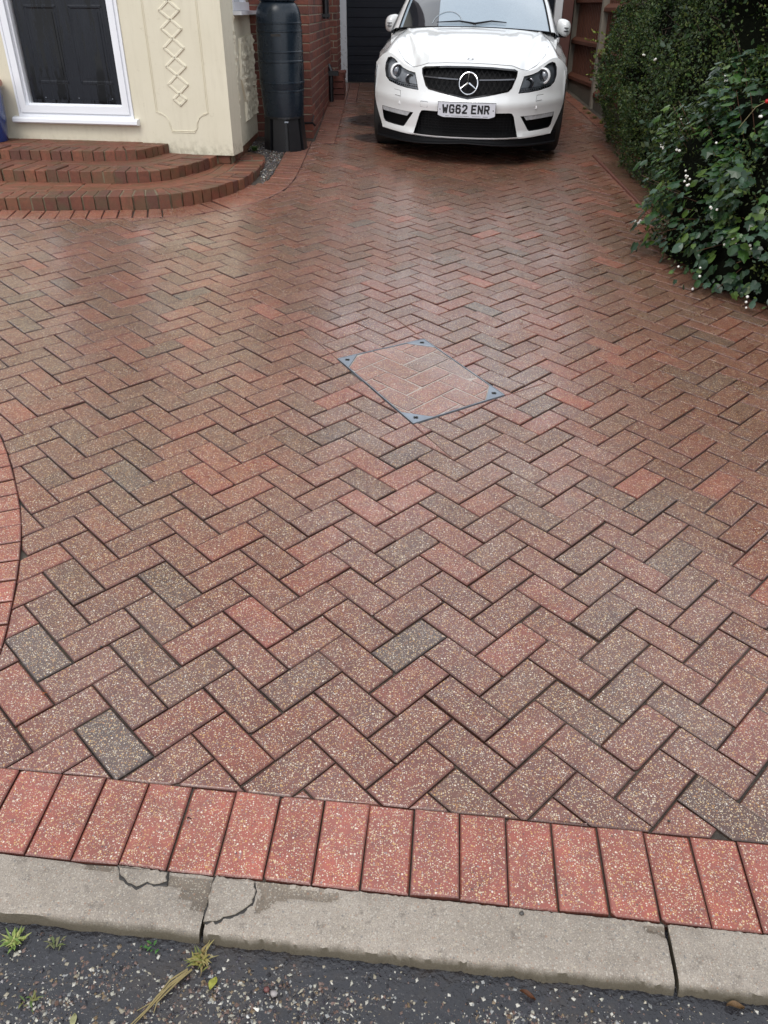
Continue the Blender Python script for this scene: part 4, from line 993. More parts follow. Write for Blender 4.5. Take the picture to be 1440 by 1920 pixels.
vs, fs = cdt(outline, dh, .028, lambda x, z: (x, fy(x, z), z))
body_front = MB().add(vs, fs).build('front_bumper', M_PAINT, car, sm=45, X=CM)
def pocket(h, depth, mat, name, parent, lip=None, inset_b=.0):
    mb = MB(); n_ = len(h); cx = sum(p[0] for p in h)/n_; cz = sum(p[1] for p in h)/n_
    f_ = [(x, fy(x, z)+.0003, z) for x, z in h]; b_ = [(cx+(x-cx)*(1-inset_b), fy(x, z)+depth, cz+(z-cz)*(1-inset_b)) for x, z in h]
    mb.add(f_+b_, [(i, (i+1) % n_, n_+(i+1) % n_, n_+i) for i in range(n_)])
    v2, f2 = cdt(h, [], .05, lambda x, z: (cx+(x-cx)*(1-inset_b), fy(x, z)+depth, cz+(z-cz)*(1-inset_b))); mb.add(v2, f2)
    return mb.build(name, mat, parent, sm=40, X=CM)
def ring(h, w, o0, o1, mat, name, parent):   # raised band along a hole's edge
    mb = MB(); n_ = len(h); H = ccw(h); i_ = inset(H, w)
    a = [(x, fy(x, z)-o0, z) for x, z in H]; b = [(x, fy(x, z)-o1, z) for x, z in i_]; c = [(x, fy(x, z)+.02, z) for x, z in i_]
    mb.add(a+b+c, [(i, (i+1) % n_, n_+(i+1) % n_, n_+i) for i in range(n_)] + [(n_+i, n_+(i+1) % n_, 2*n_+(i+1) % n_, 2*n_+i) for i in range(n_)])
    return mb.build(name, mat, parent, sm=30, X=CM)
# grille
grille = pocket(dh[0], .055, M_MATB, 'grille', car); ring(dh[0], .012, .003, .007, M_GLOSSB, 'grille_surround', grille)
mb = MB()
for k in np.arange(-1.2, 1.2, .045):
    for sg in (1, -1):
        pts = []
        for t in np.linspace(0, 1, 9):
            x = k + sg*t*.16; z = .53 + t*.245
            if inpoly(x, z, GRILLE): pts.append((x, fy(x, z)+.028, z))
        if len(pts) > 1: mb.tube(pts, .0035, 4)
mb.build('grille_mesh', M_MATB, grille, X=CM)
for sg in (-1, 1):
    vs = []
    xs_ = np.linspace(.09, .392, 8)*sg
    for x in xs_: vs += [(x, fy(x, .665)+.004, .658+abs(x)*.025), (x, fy(x, .665)-.004, .667+abs(x)*.025), (x, fy(x, .665)+.006, .676+abs(x)*.025)]
    MB().add(vs, [(i*3+k, i*3+k+1, (i+1)*3+k+1, (i+1)*3+k) for i in range(7) for k in range(2)]).build('grille_bar', M_DCHROME, grille, X=CM)
# star badge
sc_, sr = (0, .648), .079; mb = MB()
yb = lambda z: fy(0, z)-.012
mb.tube([(sr*math.sin(t), yb(sc_[1]+sr*math.cos(t)), sc_[1]+sr*math.cos(t)) for t in np.linspace(0, 2*math.pi, 41)], .0062, 8, cap=False)
for t in (0, 2*math.pi/3, 4*math.pi/3):
    d = Vector((math.sin(t), 0, math.cos(t))); s_ = Vector((math.cos(t), 0, -math.sin(t))); c = Vector((0, yb(.648), .648))
    e = c + d*(sr-.002); e.y = yb(e.z); vs = [c+s_*.011+Vector((0, .004, 0)), c-s_*.011+Vector((0, .004, 0)), e+s_*.003, e-s_*.003, c+Vector((0, -.010, 0)), e+Vector((0, -.002, 0))]
    mb.add(vs, [(0, 2, 5, 4), (1, 4, 5, 3), (0, 1, 3, 2)])
mb.build('star_badge', M_CHROME, grille, X=CM)
# intakes
ik = pocket(dh[3], .07, M_MATB, 'lower_intake', car); mb = MB()
for z in np.arange(.25, .42, .022): mb.tube([(x, fy(x, z)+.035, z) for x in np.linspace(-.43, .43, 15)], .0025, 4)
for x in np.arange(-.42, .43, .03): mb.tube([(x, fy(x, .3)+.036, .24), (x, fy(x, .4)+.036, .425)], .0025, 4)
mb.build('intake_mesh', M_MATB, ik, X=CM)
for sg, h in ((1, dh[4]), (-1, dh[5])):
    fg = pocket(h, .06, M_MATB, 'side_intake', car)
    a = [(.500, .398), (.776, .399), (.770, .368), (.528, .364)]; a = [(x*sg, z) for x, z in a]
    A = densify(a, .03); v2, f2 = cdt(ccw(A), [], .04, lambda x, z: (x, fy(x, z)+.004, z)); MB().add(v2, f2).build('daytime_lamp', M_HLB, fg, X=CM)
# splitter
mb = MB(); xs_ = np.linspace(-.825, .825, 61)
def sp(x, o): return interp(abs(x), PLAN + [(.90, .60)]) + o
vs = []
for x in xs_: b_ = .186-.045*abs(x)/.82; vs += [(x, sp(x, .05), b_), (x, sp(x, -.030), b_), (x, sp(x, -.040), b_+.006), (x, sp(x, -.038), b_+.013), (x, sp(x, .002), b_+.018), (x, sp(x, .010), .228), (x, sp(x, .06), .236)]
k = 7; mb.add(vs, [(i*k+j, i*k+j+1, (i+1)*k+j+1, (i+1)*k+j) for i in range(60) for j in range(k-1)]); spl = mb.build('splitter', M_MATB, car, sm=35, X=CM)
MB().tube([(x, sp(x, -.006), .226) for x in np.linspace(-.47, .47, 21)], .0022, 4).build('splitter_trim', M_DCHROME, spl, X=CM)
# headlamps
for sg, h in ((1, dh[1]), (-1, dh[2])):
    hl = pocket(h, .048, M_HLB, 'headlight', car, inset_b=.08)
    ring(h, .005, -.001, .0006, M_GLOSSB, 'lamp_seal', hl)
    c = Vector((.642*sg, fy(.642, .685)+.026, .690)); mb = MB()
    RX = Matrix.Translation(c) @ Matrix.Rotation(sg*math.radians(-22), 4, 'Z') @ Matrix.Rotation(math.radians(90), 4, 'X')
    MB().lathe([(.064, -.01), (.066, .018), (.056, .026), (.048, .018), (.044, -.01)], 28, RX).build('lamp_bezel', M_BEZ, hl, sm=40, X=CM)
    MB().lathe([(.046, .0), (.040, .012), (.026, .022), (.010, .027), (0, .028)], 24, RX).build('projector', M_PROJ, hl, sm=60, X=CM)
    c2 = Vector((.525*sg, fy(.525, .64)+.036, .645)); RX = Matrix.Translation(c2) @ Matrix.Rotation(sg*math.radians(-18), 4, 'Z') @ Matrix.Rotation(math.radians(90), 4, 'X')
    MB().lathe([(.040, .012), (.034, .016), (.030, .004), (.012, -.012), (0, -.014)], 24, RX).build('indicator_bowl', M_DCHROME, hl, sm=40, X=CM)
    mb = MB()
    for t in np.linspace(.455, .735, 15): z = .593+.000*t+max(0, t-.6)*.14; mb.box((t*sg, fy(t, z)+.020, z+.004), (.013, .008, .010))
    mb.build('led_strip', M_DCHROME, hl, X=CM)
    MB().tube([(t*sg, fy(t, .61)+.014, .612+max(0, t-.6)*.16) for t in np.linspace(.452, .745, 12)], .003, 5).build('lamp_trim', M_CHROME, hl, X=CM)
    v2, f2 = cdt(inset(ccw(h), .003), [], .035, lambda x, z: (x, fy(x, z)+.002, z)); MB().add(v2, f2).build('lamp_lens', M_LENS, hl, sm=60, X=CM)
# bumper details
for x in (-.60, .60): MB().lathe([(0, 0), (.013, 0), (.013, .003), (0, .004)], 14, Matrix.Translation((x, fy(x, .46)+.001, .462)) @ Matrix.Rotation(math.radians(90), 4, 'X')).build('parking_sensor', M_PAINT, body_front, X=CM)
def seam(pts, name='panel_gap', parent=None): MB().tube([(x, fy(x, z)-.0002, z) for x, z in pts], .0016, 4).build(name, M_DCHROME, parent or body_front, X=CM)
seam([(-.66, .555), (-.60, .552), (-.595, .512), (-.65, .515)]); seam([(.66, .555), (.60, .552), (.595, .512), (.65, .515)]); seam([(-.405, .50), (-.345, .50), (-.345, .455), (-.405, .455), (-.405, .50)])
# number plate
np_ = MB(); pl = [(-.246, .510), (.246, .510), (.246, .412), (.222, .402), (.195, .395), (-.195, .395), (-.222, .402), (-.246, .412)]
PLY = -.022
def plate_prism(P, y0, y1, mat, name, parent):
    P = ccw(P); n_ = len(P); return MB().add([(x, y0, z) for x, z in P]+[(x, y1, z) for x, z in P], [tuple(range(n_)), tuple(range(2*n_-1, n_-1, -1))]+[((i+1) % n_, i, n_+i, n_+(i+1) % n_) for i in range(n_)]).build(name, mat, parent, X=CM)
hold = plate_prism([(x*1.015, z+(.004 if z > .45 else -.002)) for x, z in pl], PLY+.002, PLY+.014, M_GLOSSB, 'plate_holder', car)
plate_prism(pl, PLY-.001, PLY+.004, M_PLATE, 'number_plate', hold)
G = {'W': [[(0, 1), (.22, 0), (.5, .62), (.78, 0), (1, 1)]], 'G': [[(1, .78), (.82, 1), (.18, 1), (0, .82), (0, .18), (.18, 0), (.82, 0), (1, .18), (1, .46), (.55, .46)]],
     '6': [[(.95, .86), (.80, 1), (.2, 1), (0, .82), (0, .18), (.2, 0), (.8, 0), (1, .18), (1, .40), (.82, .56), (0, .56)]], '2': [[(.02, .80), (.2, 1), (.8, 1), (1, .84), (1, .64), (0, .0), (1, 0)]],
     'E': [[(1, 1), (0, 1), (0, 0), (1, 0)], [(0, .52), (.85, .52)]], 'N': [[(0, 0), (0, 1), (1, 0), (1, 1)]], 'R': [[(0, 0), (0, 1), (.8, 1), (1, .85), (1, .62), (.8, .48), (0, .48)], [(.55, .48), (1, 0)]]}
def glyph(mb, ch, x0, z0, w, h, th, y_):
    for st in G[ch]:
        P = [Vector((x0+th/2+a*(w-th), z0+th/2+b*(h-th))) for a, b in st]
        for a, b in zip(P, P[1:]):
            d = (b-a).normalized(); n_ = Vector((-d.y, d.x))*th/2; a2 = a-d*th*.35; b2 = b+d*th*.35
            q = [a2-n_, b2-n_, b2+n_, a2+n_]; mb.add([(v.x, y_, v.y) for v in q], [(0, 1, 2, 3)]); y_ -= .00004
mb = MB(); x = -.211
for ch in 'WG62 ENR':
    if ch == ' ': x += .024; continue
    w = .0475 if ch != 'W' else .052; glyph(mb, ch, x, .424, w, .072, .0145, PLY-.0022); x += w+.0078
mb.build('registration_characters', M_INK, hold, X=CM)
mb = MB()
for x in (-.229, .229): mb.lathe([(0, 0), (.005, 0), (.004, .002), (0, .0025)], 10, Matrix.Translation((x, PLY-.001, .455)) @ Matrix.Rotation(math.radians(90), 4, 'X'))
mb.build('plate_screw', M_INK, hold, X=CM)
mb = MB()
for a, b in ((-.18, -.15), (-.13, .02), (.05, .12), (.145, .18)):
    x = a
    while x < b: w = random.uniform(.002, .006); mb.box((x+w/2, PLY-.002, .4055), (w, .0006, random.uniform(.003, .0045))); x += w+.0022
tag(mb.build('dealer_print', M_INK, hold, X=CM), kind='stuff')
# bonnet and wings as one skin
SH = [(.54, .705), (.62, .765), (.74, .812), (.86, .840), (1.2, .900), (1.6, .925), (2.6, .935), (3.6, .955), (4.2, .93), (4.62, .84)]     # shoulder height
XS = [(.54, .855), (.60, .800), (.68, .768), (.80, .745), (1.0, .735), (1.2, .745), (1.6, .775), (2.6, .800), (3.6, .815), (4.2, .78), (4.62, .62)]     # shoulder half width
XW = [(.54, .863), (.60, .874), (.70, .882), (.86, .886), (1.1, .890), (1.35, .878), (2.6, .875), (3.3, .888), (3.62, .896), (3.95, .885), (4.3, .84), (4.62, .68)]
nu, nv = 34, 97; vs = []; vv = np.linspace(-1, 1, nv)
for i in range(nu):
    t = i/(nu-1)
    for v_ in vv:
        x0 = .862*v_; z0 = interp(abs(x0), ZTOP); y0 = fy(x0, z0)
        a = abs(v_); x1 = .72*v_; y1 = 1.00+.17*a*a; z1 = .990-.045*a**2 - .03*max(0, a-.85)/.15
        tt = t
        # wing line rises quickly behind the lamps
        x = x0+(x1-x0)*tt; y = y0+(y1-y0)*tt; z = z0+(z1-z0)*(tt*.88+.12*math.sin(tt*math.pi/2)) + .030*math.sin(math.pi*tt)*(1-.4*a)
        if a > .9:
            xx = interp(y, XS) if y > .54 else x0*1.0; x = math.copysign((abs(x)*(1-(a-.9)/.1) + interp(max(.54, y), XS)*((a-.9)/.1)), v_) if y > .54 else x
            z = z*(1-(a-.9)/.1) + interp(max(.54, y), SH)*((a-.9)/.1) if y > .54 else z
        cr = .42+.22*t; z += (.011*max(0, 1-abs(abs(x)-cr)/.035) - .011*math.exp(-((abs(x)-cr-.05)/.035)**2))*math.sin(math.pi*min(1, t*.9+.05))
        z += .008*max(0, 1-abs(abs(x)-.22-.10*t)/.05)*math.sin(math.pi*t)
        vs.append((x, y, z))
bonnet = MB().add(vs, [(i*nv+j, i*nv+j+1, (i+1)*nv+j+1, (i+1)*nv+j) for i in range(nu-1) for j in range(nv-1)]).build('bonnet', M_PAINT, car, sm=60, X=CM)
def hood_pt(v_, t):
    i = t*(nu-1); j = (v_+1)/2*(nv-1); i0 = min(nu-2, int(i)); j0 = min(nv-2, int(j)); a, b = i-i0, j-j0
    P = lambda p, q: Vector(vs[p*nv+q]); return P(i0, j0)*(1-a)*(1-b)+P(i0+1, j0)*a*(1-b)+P(i0, j0+1)*(1-a)*b+P(i0+1, j0+1)*a*b
hvs = list(vs)
for sg in (-1, 1):
    MB().tube([hood_pt(sg*v_, t)+Vector((0, 0, -.0002)) for v_, t in [(.50, .0), (.58, .012), (.68, .05), (.77, .14), (.83, .32), (.87, .6), (.90, .95)]], .0022, 4).build('bonnet_shut_line', M_DCHROME, bonnet, X=CM)
MB().tube([hood_pt(v_, .0)+Vector((0, -.001, .0005)) for v_ in np.linspace(-.50, .50, 25)], .0022, 4).build('bonnet_shut_line', M_DCHROME, bonnet, X=CM)
bp = hood_pt(0, .07); mb = MB(); mb.tube([bp+Vector((.024*math.cos(t), .020*math.sin(t), .003+.004*math.sin(t))) for t in np.linspace(0, 2*math.pi, 21)], .0022, 5, cap=False); mb.build('bonnet_badge', M_CHROME, bonnet, X=CM)
# sides with wheel arches
def circ(cy, cz, r, a0, a1, n_): return [(cy+r*math.cos(t), cz+r*math.sin(t)) for t in np.linspace(a0, a1, n_)]
WR = .325; A1, A2 = .90, 3.66; ar = .358
aa = math.asin((.19-.335)/ar)
side_out = [(.540, .30)] + list(reversed(circ(A1, .335, ar, aa, math.pi-aa, 18))) + list(reversed(circ(A2, .335, ar, aa, math.pi-aa, 18))) + [(4.60, .24), (4.62, .5)] + [(y_, interp(y_, SH)) for y_ in np.linspace(4.62, .54, 50)]
side_out = densify(side_out, .07)
def sx(y_, z_):
    zs = interp(y_, SH); xw = interp(y_, XW); xs = interp(y_, XS); dz = .24 if y_ > 1.5 else .13; t = max(0, min(1, (z_-(zs-dz))/dz)); t = t*t*(3-2*t)
    low = max(0, (.34-z_))*.10 + (.862-taper(z_))*max(0, 1-(y_-.54)/.30)
    return xw+(xs-xw)*t-low
for sg in (-1, 1):
    v2, f2 = cdt(ccw(side_out), [], .06, lambda y_, z_: (sg*sx(y_, z_), y_, z_)); MB().add(v2, f2).build('side_panel', M_PAINT, car, sm=50, X=CM)
    for A in (A1, A2):
        mb = MB(); c_ = circ(A, .335, ar, aa, math.pi-aa, 24); a = [(sg*(sx(y_, z_)+.004), y_, z_) for y_, z_ in c_]; b = [(sg*(sx(y_, z_)-.16), y_, z_) for y_, z_ in c_]
        mb.add(a+b, [(i, i+1, 24+i+1, 24+i) for i in range(23)])
        mb.build('wheel_arch', M_MATB, car, X=CM)
    MB().add([(sg*.86, A1+ar*.9, .19), (sg*.86, A2-ar*.9, .19), (sg*.80, A2-ar*.9, .16), (sg*.80, A1+ar*.9, .16)], [(0, 1, 2, 3)]).build('sill', M_PAINT, car, X=CM)
for sg in (-1, 1):
    q_ = [Vector((sg*x, y, z)) for x, y, z in ((.60, 1.085, .962), (.775, 1.02, .868), (.800, 1.30, .900), (.660, 1.22, .957))]
    MB().add(q_+[v-Vector((0, 0, .05)) for v in q_], [(0, 1, 2, 3), (0, 4, 5, 1), (1, 5, 6, 2), (2, 6, 7, 3), (3, 7, 4, 0)]).build('wing_corner', M_PAINT, car, X=CM)
# wheels
def wheel(sg, A):
    w = empty('wheel', None, None); w.parent = car
    T = Matrix.Translation((sg*.765, A, WR)) @ Matrix.Rotation(sg*math.pi/2, 4, 'Y')
    MB().lathe([(.235, -.11), (.30, -.115), (.325, -.10), (.335, -.06), (.335, .06), (.325, .10), (.30, .115), (.235, .11)], 40, T).build('tyre', M_TYRE, w, sm=35, X=CM)
    mb = MB(); mb.lathe([(.235, -.11), (.225, -.05), (.225, .09), (.235, .11), (.228, .112), (.215, .09), (.215, .0), (.0, .0)], 40, T)
    for k in range(7):
        for d in (-.06, .06):
            t = 2*math.pi*k/7+d; mb.box(T @ Vector((.14*math.cos(t), .14*math.sin(t), .075)), (.16, .020, .03), (T.to_3x3() @ Matrix.Rotation(t, 3, 'Z')))
    mb.lathe([(0, .1), (.05, .1), (.06, .07), (.06, 0)], 20, T); mb.build('rim', M_DCHROME, w, X=CM)
for A in (A1, A2):
    for sg in (-1, 1): wheel(sg, A)
mb = MB(); mb.box((0, 2.5, .26), (1.50, 4.1, .12)); mb.box((0, .55, .42), (1.2, .5, .3)); mb.build('underbody', M_MATB, car, X=CM)
# tail
mb = MB(); ys_ = np.linspace(4.62, 4.62, 2); vs2 = []
for x in np.linspace(-.68, .68, 21):
    for z in (.22, .35, .5, .65, .80, .86): vs2.append((x, 4.62+.06*(1-(x/.68)**2)+(.03 if .3 < z < .6 else 0)-(.03 if z > .8 else 0), z))
mb.add(vs2, [(i*6+j, i*6+j+1, (i+1)*6+j+1, (i+1)*6+j) for i in range(20) for j in range(5)]); mb.build('rear_bumper', M_PAINT, car, sm=50, X=CM)
# glasshouse
def grid(fn, nu_, nv_): return [fn(i/(nu_-1), j/(nv_-1)*2-1) for i in range(nu_) for j in range(nv_)], [(i*nv_+j, i*nv_+j+1, (i+1)*nv_+j+1, (i+1)*nv_+j) for i in range(nu_-1) for j in range(nv_-1)]
def ws(t, v_):     # windscreen: t 0 cowl, 1 roof edge
    a = abs(v_); x = v_*(.715+(.585-.715)*t); y = (1.03+.15*a*a) + ((1.90+.10*a*a)-(1.03+.15*a*a))*t; z = (.985-.035*a*a) + ((1.365-.05*a*a)-(.985-.035*a*a))*t + .035*math.sin(math.pi*t)
    return (x, y, z)
v2, f2 = grid(ws, 12, 25); fc = MB(); 
SPL = lambda t, v_: v_ < (-.66 + .42*0 + (.0)) 
fc.v = [tuple(q) for q in v2]; fc.c = [(1, 1, 1, 1)]*len(v2)
for k, f in enumerate(f2):
    i, j = divmod(k, 24); t = (i+.5)/11; v_ = (j+.5)/24*2-1
    fc.f.append(f); fc.m.append(0)
scr = fc.build('windscreen', M_SCREEN, car, sm=60, X=CM)
# dark glass patch laid over the windscreen on the driver's side
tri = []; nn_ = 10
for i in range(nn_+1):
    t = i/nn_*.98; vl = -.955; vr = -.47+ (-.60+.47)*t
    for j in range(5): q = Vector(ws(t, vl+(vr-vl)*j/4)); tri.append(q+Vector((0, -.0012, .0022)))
MB().add(tri, [(i*5+j, i*5+j+1, (i+1)*5+j+1, (i+1)*5+j) for i in range(nn_) for j in range(4)]).build('dark_glass_patch', M_DARKG, scr, sm=60, X=CM)
mb = MB()                                            # black seal round the glass
for line in ([ws(0, v_) for v_ in np.linspace(-1, 1, 21)], [ws(t, -1) for t in np.linspace(0, 1, 8)], [ws(t, 1) for t in np.linspace(0, 1, 8)], [ws(1, v_) for v_ in np.linspace(-1, 1, 11)]): mb.tube([Vector(q)+Vector((0, -.002, .002)) for q in line], .009, 5)
mb.build('screen_seal', M_MATB, scr, X=CM)
M_PALE = plain('pale_grey_plastic', (.36, .40, .43), .4)
c_ = Vector(ws(.16, -.36))+Vector((0, -.001, .003)); mb = MB(); mb.tube([Vector(ws(.03+.20*math.sin(t), -.36+.20*math.cos(t)))+Vector((0, -.001, .0025)) for t in np.linspace(.1, math.pi-.1, 16)], .004, 4); mb.build('steering_wheel', M_PALE, scr, X=CM)
def apillar(sg):
    mb = MB(); v_ = []
    for t in np.linspace(0, 1, 9):
        a = Vector(ws(t, sg*1.0)); out = Vector((sg*(.065-.015*t), .05+.02*t, -.018)); b = a+out; c = b+Vector((sg*.012, .06, -.05))
        v_ += [a+Vector((sg*.006, 0, .006)), (a+b)/2+Vector((sg*.004, -.006, .012)), b, c]
    mb.add(v_, [(i*4+j, i*4+j+1, (i+1)*4+j+1, (i+1)*4+j) for i in range(8) for j in range(3)]); mb.build('pillar', M_PAINT, car, sm=60, X=CM)
for sg in (-1, 1): apillar(sg)
def roof(t, v_): a = abs(v_); return (v_*(.64-.03*t), 1.90+.10*a*a*(1-t)+1.45*t, 1.372-.05*a*a-.02*(1-t)+.018*math.sin(math.pi*t)-.03*t)
v2, f2 = grid(roof, 12, 17); MB().add(v2, f2).build('roof', M_PAINT, car, sm=60, X=CM)
def rear(t, v_): a = abs(v_); return (v_*(.61+.08*t), 3.35+.62*t, 1.342-.05*a*a*(1-t)-.34*t)
v2, f2 = grid(rear, 8, 15); MB().add(v2, f2).build('rear_window', M_DARKG, car, sm=60, X=CM)
def boot(t, v_): a = abs(v_); y = 3.97+.66*t; return (v_*interp(y, XS), y, 1.0-.05*t-.05*a*a - (.10*max(0, t-.85)/.15))
v2, f2 = grid(boot, 8, 15); MB().add(v2, f2).build('boot_lid', M_PAINT, car, sm=60, X=CM)
for sg in (-1, 1):
    def sw(t, v_): y = 1.18+2.75*t; top_y = min(3.5, max(1.95, y)); k = (v_+1)/2; zr = 1.315-.02*t if 1.95 <= y <= 3.45 else (.92+(1.315-.92)*((y-1.18)/.77) if y < 1.95 else 1.30-(y-3.45)*.7); xr = .64+(.80-.64)*(1-(zr-.92)/.40); return (sg*(interp(y, XS)+(xr-interp(y, XS))*k), y, interp(y, SH)+(zr-interp(y, SH))*k)
    v2, f2 = grid(sw, 20, 5); MB().add(v2, f2).build('side_window', M_DARKG, car, sm=60, X=CM)
    # door mirror, folded back
    c = Vector((.865 if sg > 0 else -.822, 1.60, .965)); R = Matrix.Rotation(sg*math.radians(-28), 4, 'Z')
    T = Matrix.Translation(c) @ R
    bm = bmesh.new(); bmesh.ops.create_uvsphere(bm, u_segments=16, v_segments=10, radius=1)
    for v in bm.verts:
        x, y, z = v.co; x = math.copysign(abs(x)**.7, x); y = math.copysign(abs(y)**.8, y); z = math.copysign(abs(z)**.75, z)
        v.co = CM @ T @ Vector((x*.072, y*.06, z*.072+.014*x*-sg))
    me = bpy.data.meshes.new('door_mirror'); bm.to_mesh(me); bm.free(); mo = link('door_mirror', me, M_PAINT, car); smooth(me)
    MB().box((.835 if sg > 0 else -.79, 1.60, .900), (.12, .07, .03)).build('mirror_base', M_MATB, mo, X=CM)
    mb = MB(); 
    for dz in (-.022, .004): mb.box(T @ Vector((sg*.055, -.052, dz)), (.045, .012, .007), R.to_3x3())
    mb.build('mirror_repeater', M_MATB, mo, X=CM)
for pts in ([ws(.035, .02), ws(.07, -.20), ws(.055, -.5)], [ws(.035, -.02), ws(.085, .22), ws(.075, .42)]):
    MB().tube([Vector(p)+Vector((0, -.012, .012)) for p in pts], [.009, .007, .004], 5).build('wiper', M_MATB, car, X=CM)
mb = MB(); mb.add([Vector(ws(.0, v_))+Vector((0, d, z)) for v_ in np.linspace(-.98, .98, 15) for d, z in ((-.03, -.004), (.01, -.006))], [(i*2, i*2+1, i*2+3, i*2+2) for i in range(14)]); mb.build('cowl', M_MATB, car, X=CM)

# ------------------------------------------------------------------ hedge and shrubs
def leaf_mat(name, rough=.45, spec=.30, trans=.12):
    m = N(name); a = m.attr('tone').outputs['Color']; n1 = m.noise(160, 3); c = m.mix(m.ramp(n1, [(.3, .35), (.7, 0)]), a, (.01, .016, .008))
    m.set(col=c, rough=rough, spec=spec); m.t.nodes.remove(m.n('Value'))
    tr_ = m.n('BsdfTranslucent'); m.l(c, tr_.inputs[0]); s_ = m.n('MixShader'); s_.inputs[0].default_value = trans; m.l(m.p.outputs[0], s_.inputs[1]); m.l(tr_.outputs[0], s_.inputs[2]); m.l(s_.outputs[0], m.out.inputs[0]); return m.mat
M_LEAF = leaf_mat('hedge_leaf'); M_IVY = leaf_mat('ivy_leaf', .30, .34, .06)
M_BARK = plain('bark', (.055, .035, .022), .8, nz=.4, sc=30, bump=.5)
def leaf_cloud(name, P, D, size, cols, parent, mat, aspect=.5, rnd=.8):
    n = len(P); D = D/np.linalg.norm(D, axis=1, keepdims=True); r = RNG.normal(0, rnd, (n, 3)); t = D*.6+r; t /= np.linalg.norm(t, axis=1, keepdims=True)     # leaf axis
    u = np.cross(t, RNG.normal(0, 1, (n, 3))+D*1.2); u /= np.linalg.norm(u, axis=1, keepdims=True); nn = np.cross(t, u)
    s = size*RNG.uniform(.6, 1.35, (n, 1)); w = s*aspect
    b = P; m1 = P+t*s*.45+u*w*.5+nn*s*.10; m2 = P+t*s*.45-u*w*.5+nn*s*.10; tip = P+t*s; mid = P+t*s*.5
    V = np.stack([b, m1, tip, m2, mid], 1).reshape(-1, 3); base = np.arange(n)[:, None]*5
    F = np.concatenate([base+np.array([[0, 1, 4]]), base+np.array([[1, 2, 4]]), base+np.array([[2, 3, 4]]), base+np.array([[3, 0, 4]])])
    me = bpy.data.meshes.new(name); me.vertices.add(len(V)); me.vertices.foreach_set('co', V.astype(np.float32).ravel())
    me.loops.add(F.size); me.loops.foreach_set('vertex_index', F.astype(np.int32).ravel()); me.polygons.add(len(F)); me.polygons.foreach_set('loop_start', np.arange(0, F.size, 3, dtype=np.int32)); me.update(calc_edges=True)
    ci = RNG.integers(0, len(cols), n); C = np.array(cols)[ci]*RNG.uniform(.7, 1.3, (n, 1)); C = np.repeat(np.c_[C, np.ones(n)], 5, 0)
    a = me.color_attributes.new('tone', 'FLOAT_COLOR', 'POINT'); a.data.foreach_set('color', C.astype(np.float32).ravel())
    o = link(name, me, mat, parent); return tag(o, kind='stuff')
from mathutils import noise as MN
GREENS = [(.036, .072, .016), (.024, .056, .014), (.062, .100, .020), (.018, .038, .010), (.100, .130, .028), (.050, .064, .018)]
hedge = empty('hedge', 'tall dark small-leaved evergreen hedge in front of the fence on the right', 'hedge')
def lump(p, s, a): return a*MN.noise(Vector(p)*s)
def hedge_front(y, z):
    b = interp(y, [(3.6, 3.25), (4.4, 2.95), (5.0, 2.45), (5.4, 2.20), (6.2, 2.14), (7.5, 2.18), (8.6, 2.26), (9.3, 2.42), (9.7, 2.8)])
    return b + .09*MN.noise(Vector((y*1.7, z*1.7, 3))) + .05*MN.noise(Vector((y*5, z*5, 8))) - .16*math.exp(-((z-gz(2.2, y)-.75)/.5)**2) + .10*max(0, z-1.9)
def hedge_pts(n, thick):
    P = []; D = []
    while len(P) < n:
        y = random.uniform(3.7, 9.75); g0 = gz(2.3, y); z = g0 + .02 + random.random()*2.55; x = hedge_front(y, z) + abs(random.gauss(0, thick)) - .02
        hx = math.sqrt(((y-5.5)/.5)**2+((z-1.60)/.20)**2) + (0 if random.random() < .8 else 1)          # hollow in the upper part
        if hx < 1 and x < 2.75: continue
        hx = math.sqrt(((y-8.2)/.5)**2+((z-.62)/.25)**2)
        if hx < 1 and random.random() < .5: continue
        if MN.noise(Vector((x*4, y*4, z*4))) < -.28: continue
        P.append((x, y, z)); D.append((-1, -.25, .45))
    return np.array(P), np.array(D)
P, D = hedge_pts(56000, .07); leaf_cloud('foliage', P, D, .021, GREENS, hedge, M_LEAF, .55)
P, D = hedge_pts(16000, .22); leaf_cloud('inner_foliage', P, D, .034, GREENS[:4], hedge, M_LEAF, .6)
# dark core sheet: the hedge's inner shade put into its colour
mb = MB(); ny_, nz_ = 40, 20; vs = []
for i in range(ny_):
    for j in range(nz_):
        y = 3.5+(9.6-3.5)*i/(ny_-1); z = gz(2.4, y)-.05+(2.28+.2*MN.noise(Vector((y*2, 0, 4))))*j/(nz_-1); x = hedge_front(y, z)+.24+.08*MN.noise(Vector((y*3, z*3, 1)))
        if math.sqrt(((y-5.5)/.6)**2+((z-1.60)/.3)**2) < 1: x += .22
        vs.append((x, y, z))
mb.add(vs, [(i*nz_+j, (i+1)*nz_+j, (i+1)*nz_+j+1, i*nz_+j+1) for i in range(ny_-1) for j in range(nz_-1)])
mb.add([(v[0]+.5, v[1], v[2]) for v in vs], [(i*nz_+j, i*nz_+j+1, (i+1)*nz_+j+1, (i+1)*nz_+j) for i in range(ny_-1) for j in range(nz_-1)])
M_DARKL = plain('inner_shade', (.005, .006, .0035), .95, nz=.5, sc=40, bump=1); M_DARKL.node_tree.nodes['Principled BSDF'].inputs['Specular IOR Level'].default_value = .05; mb.build('dark_core', M_DARKL, hedge)
mb = MB()
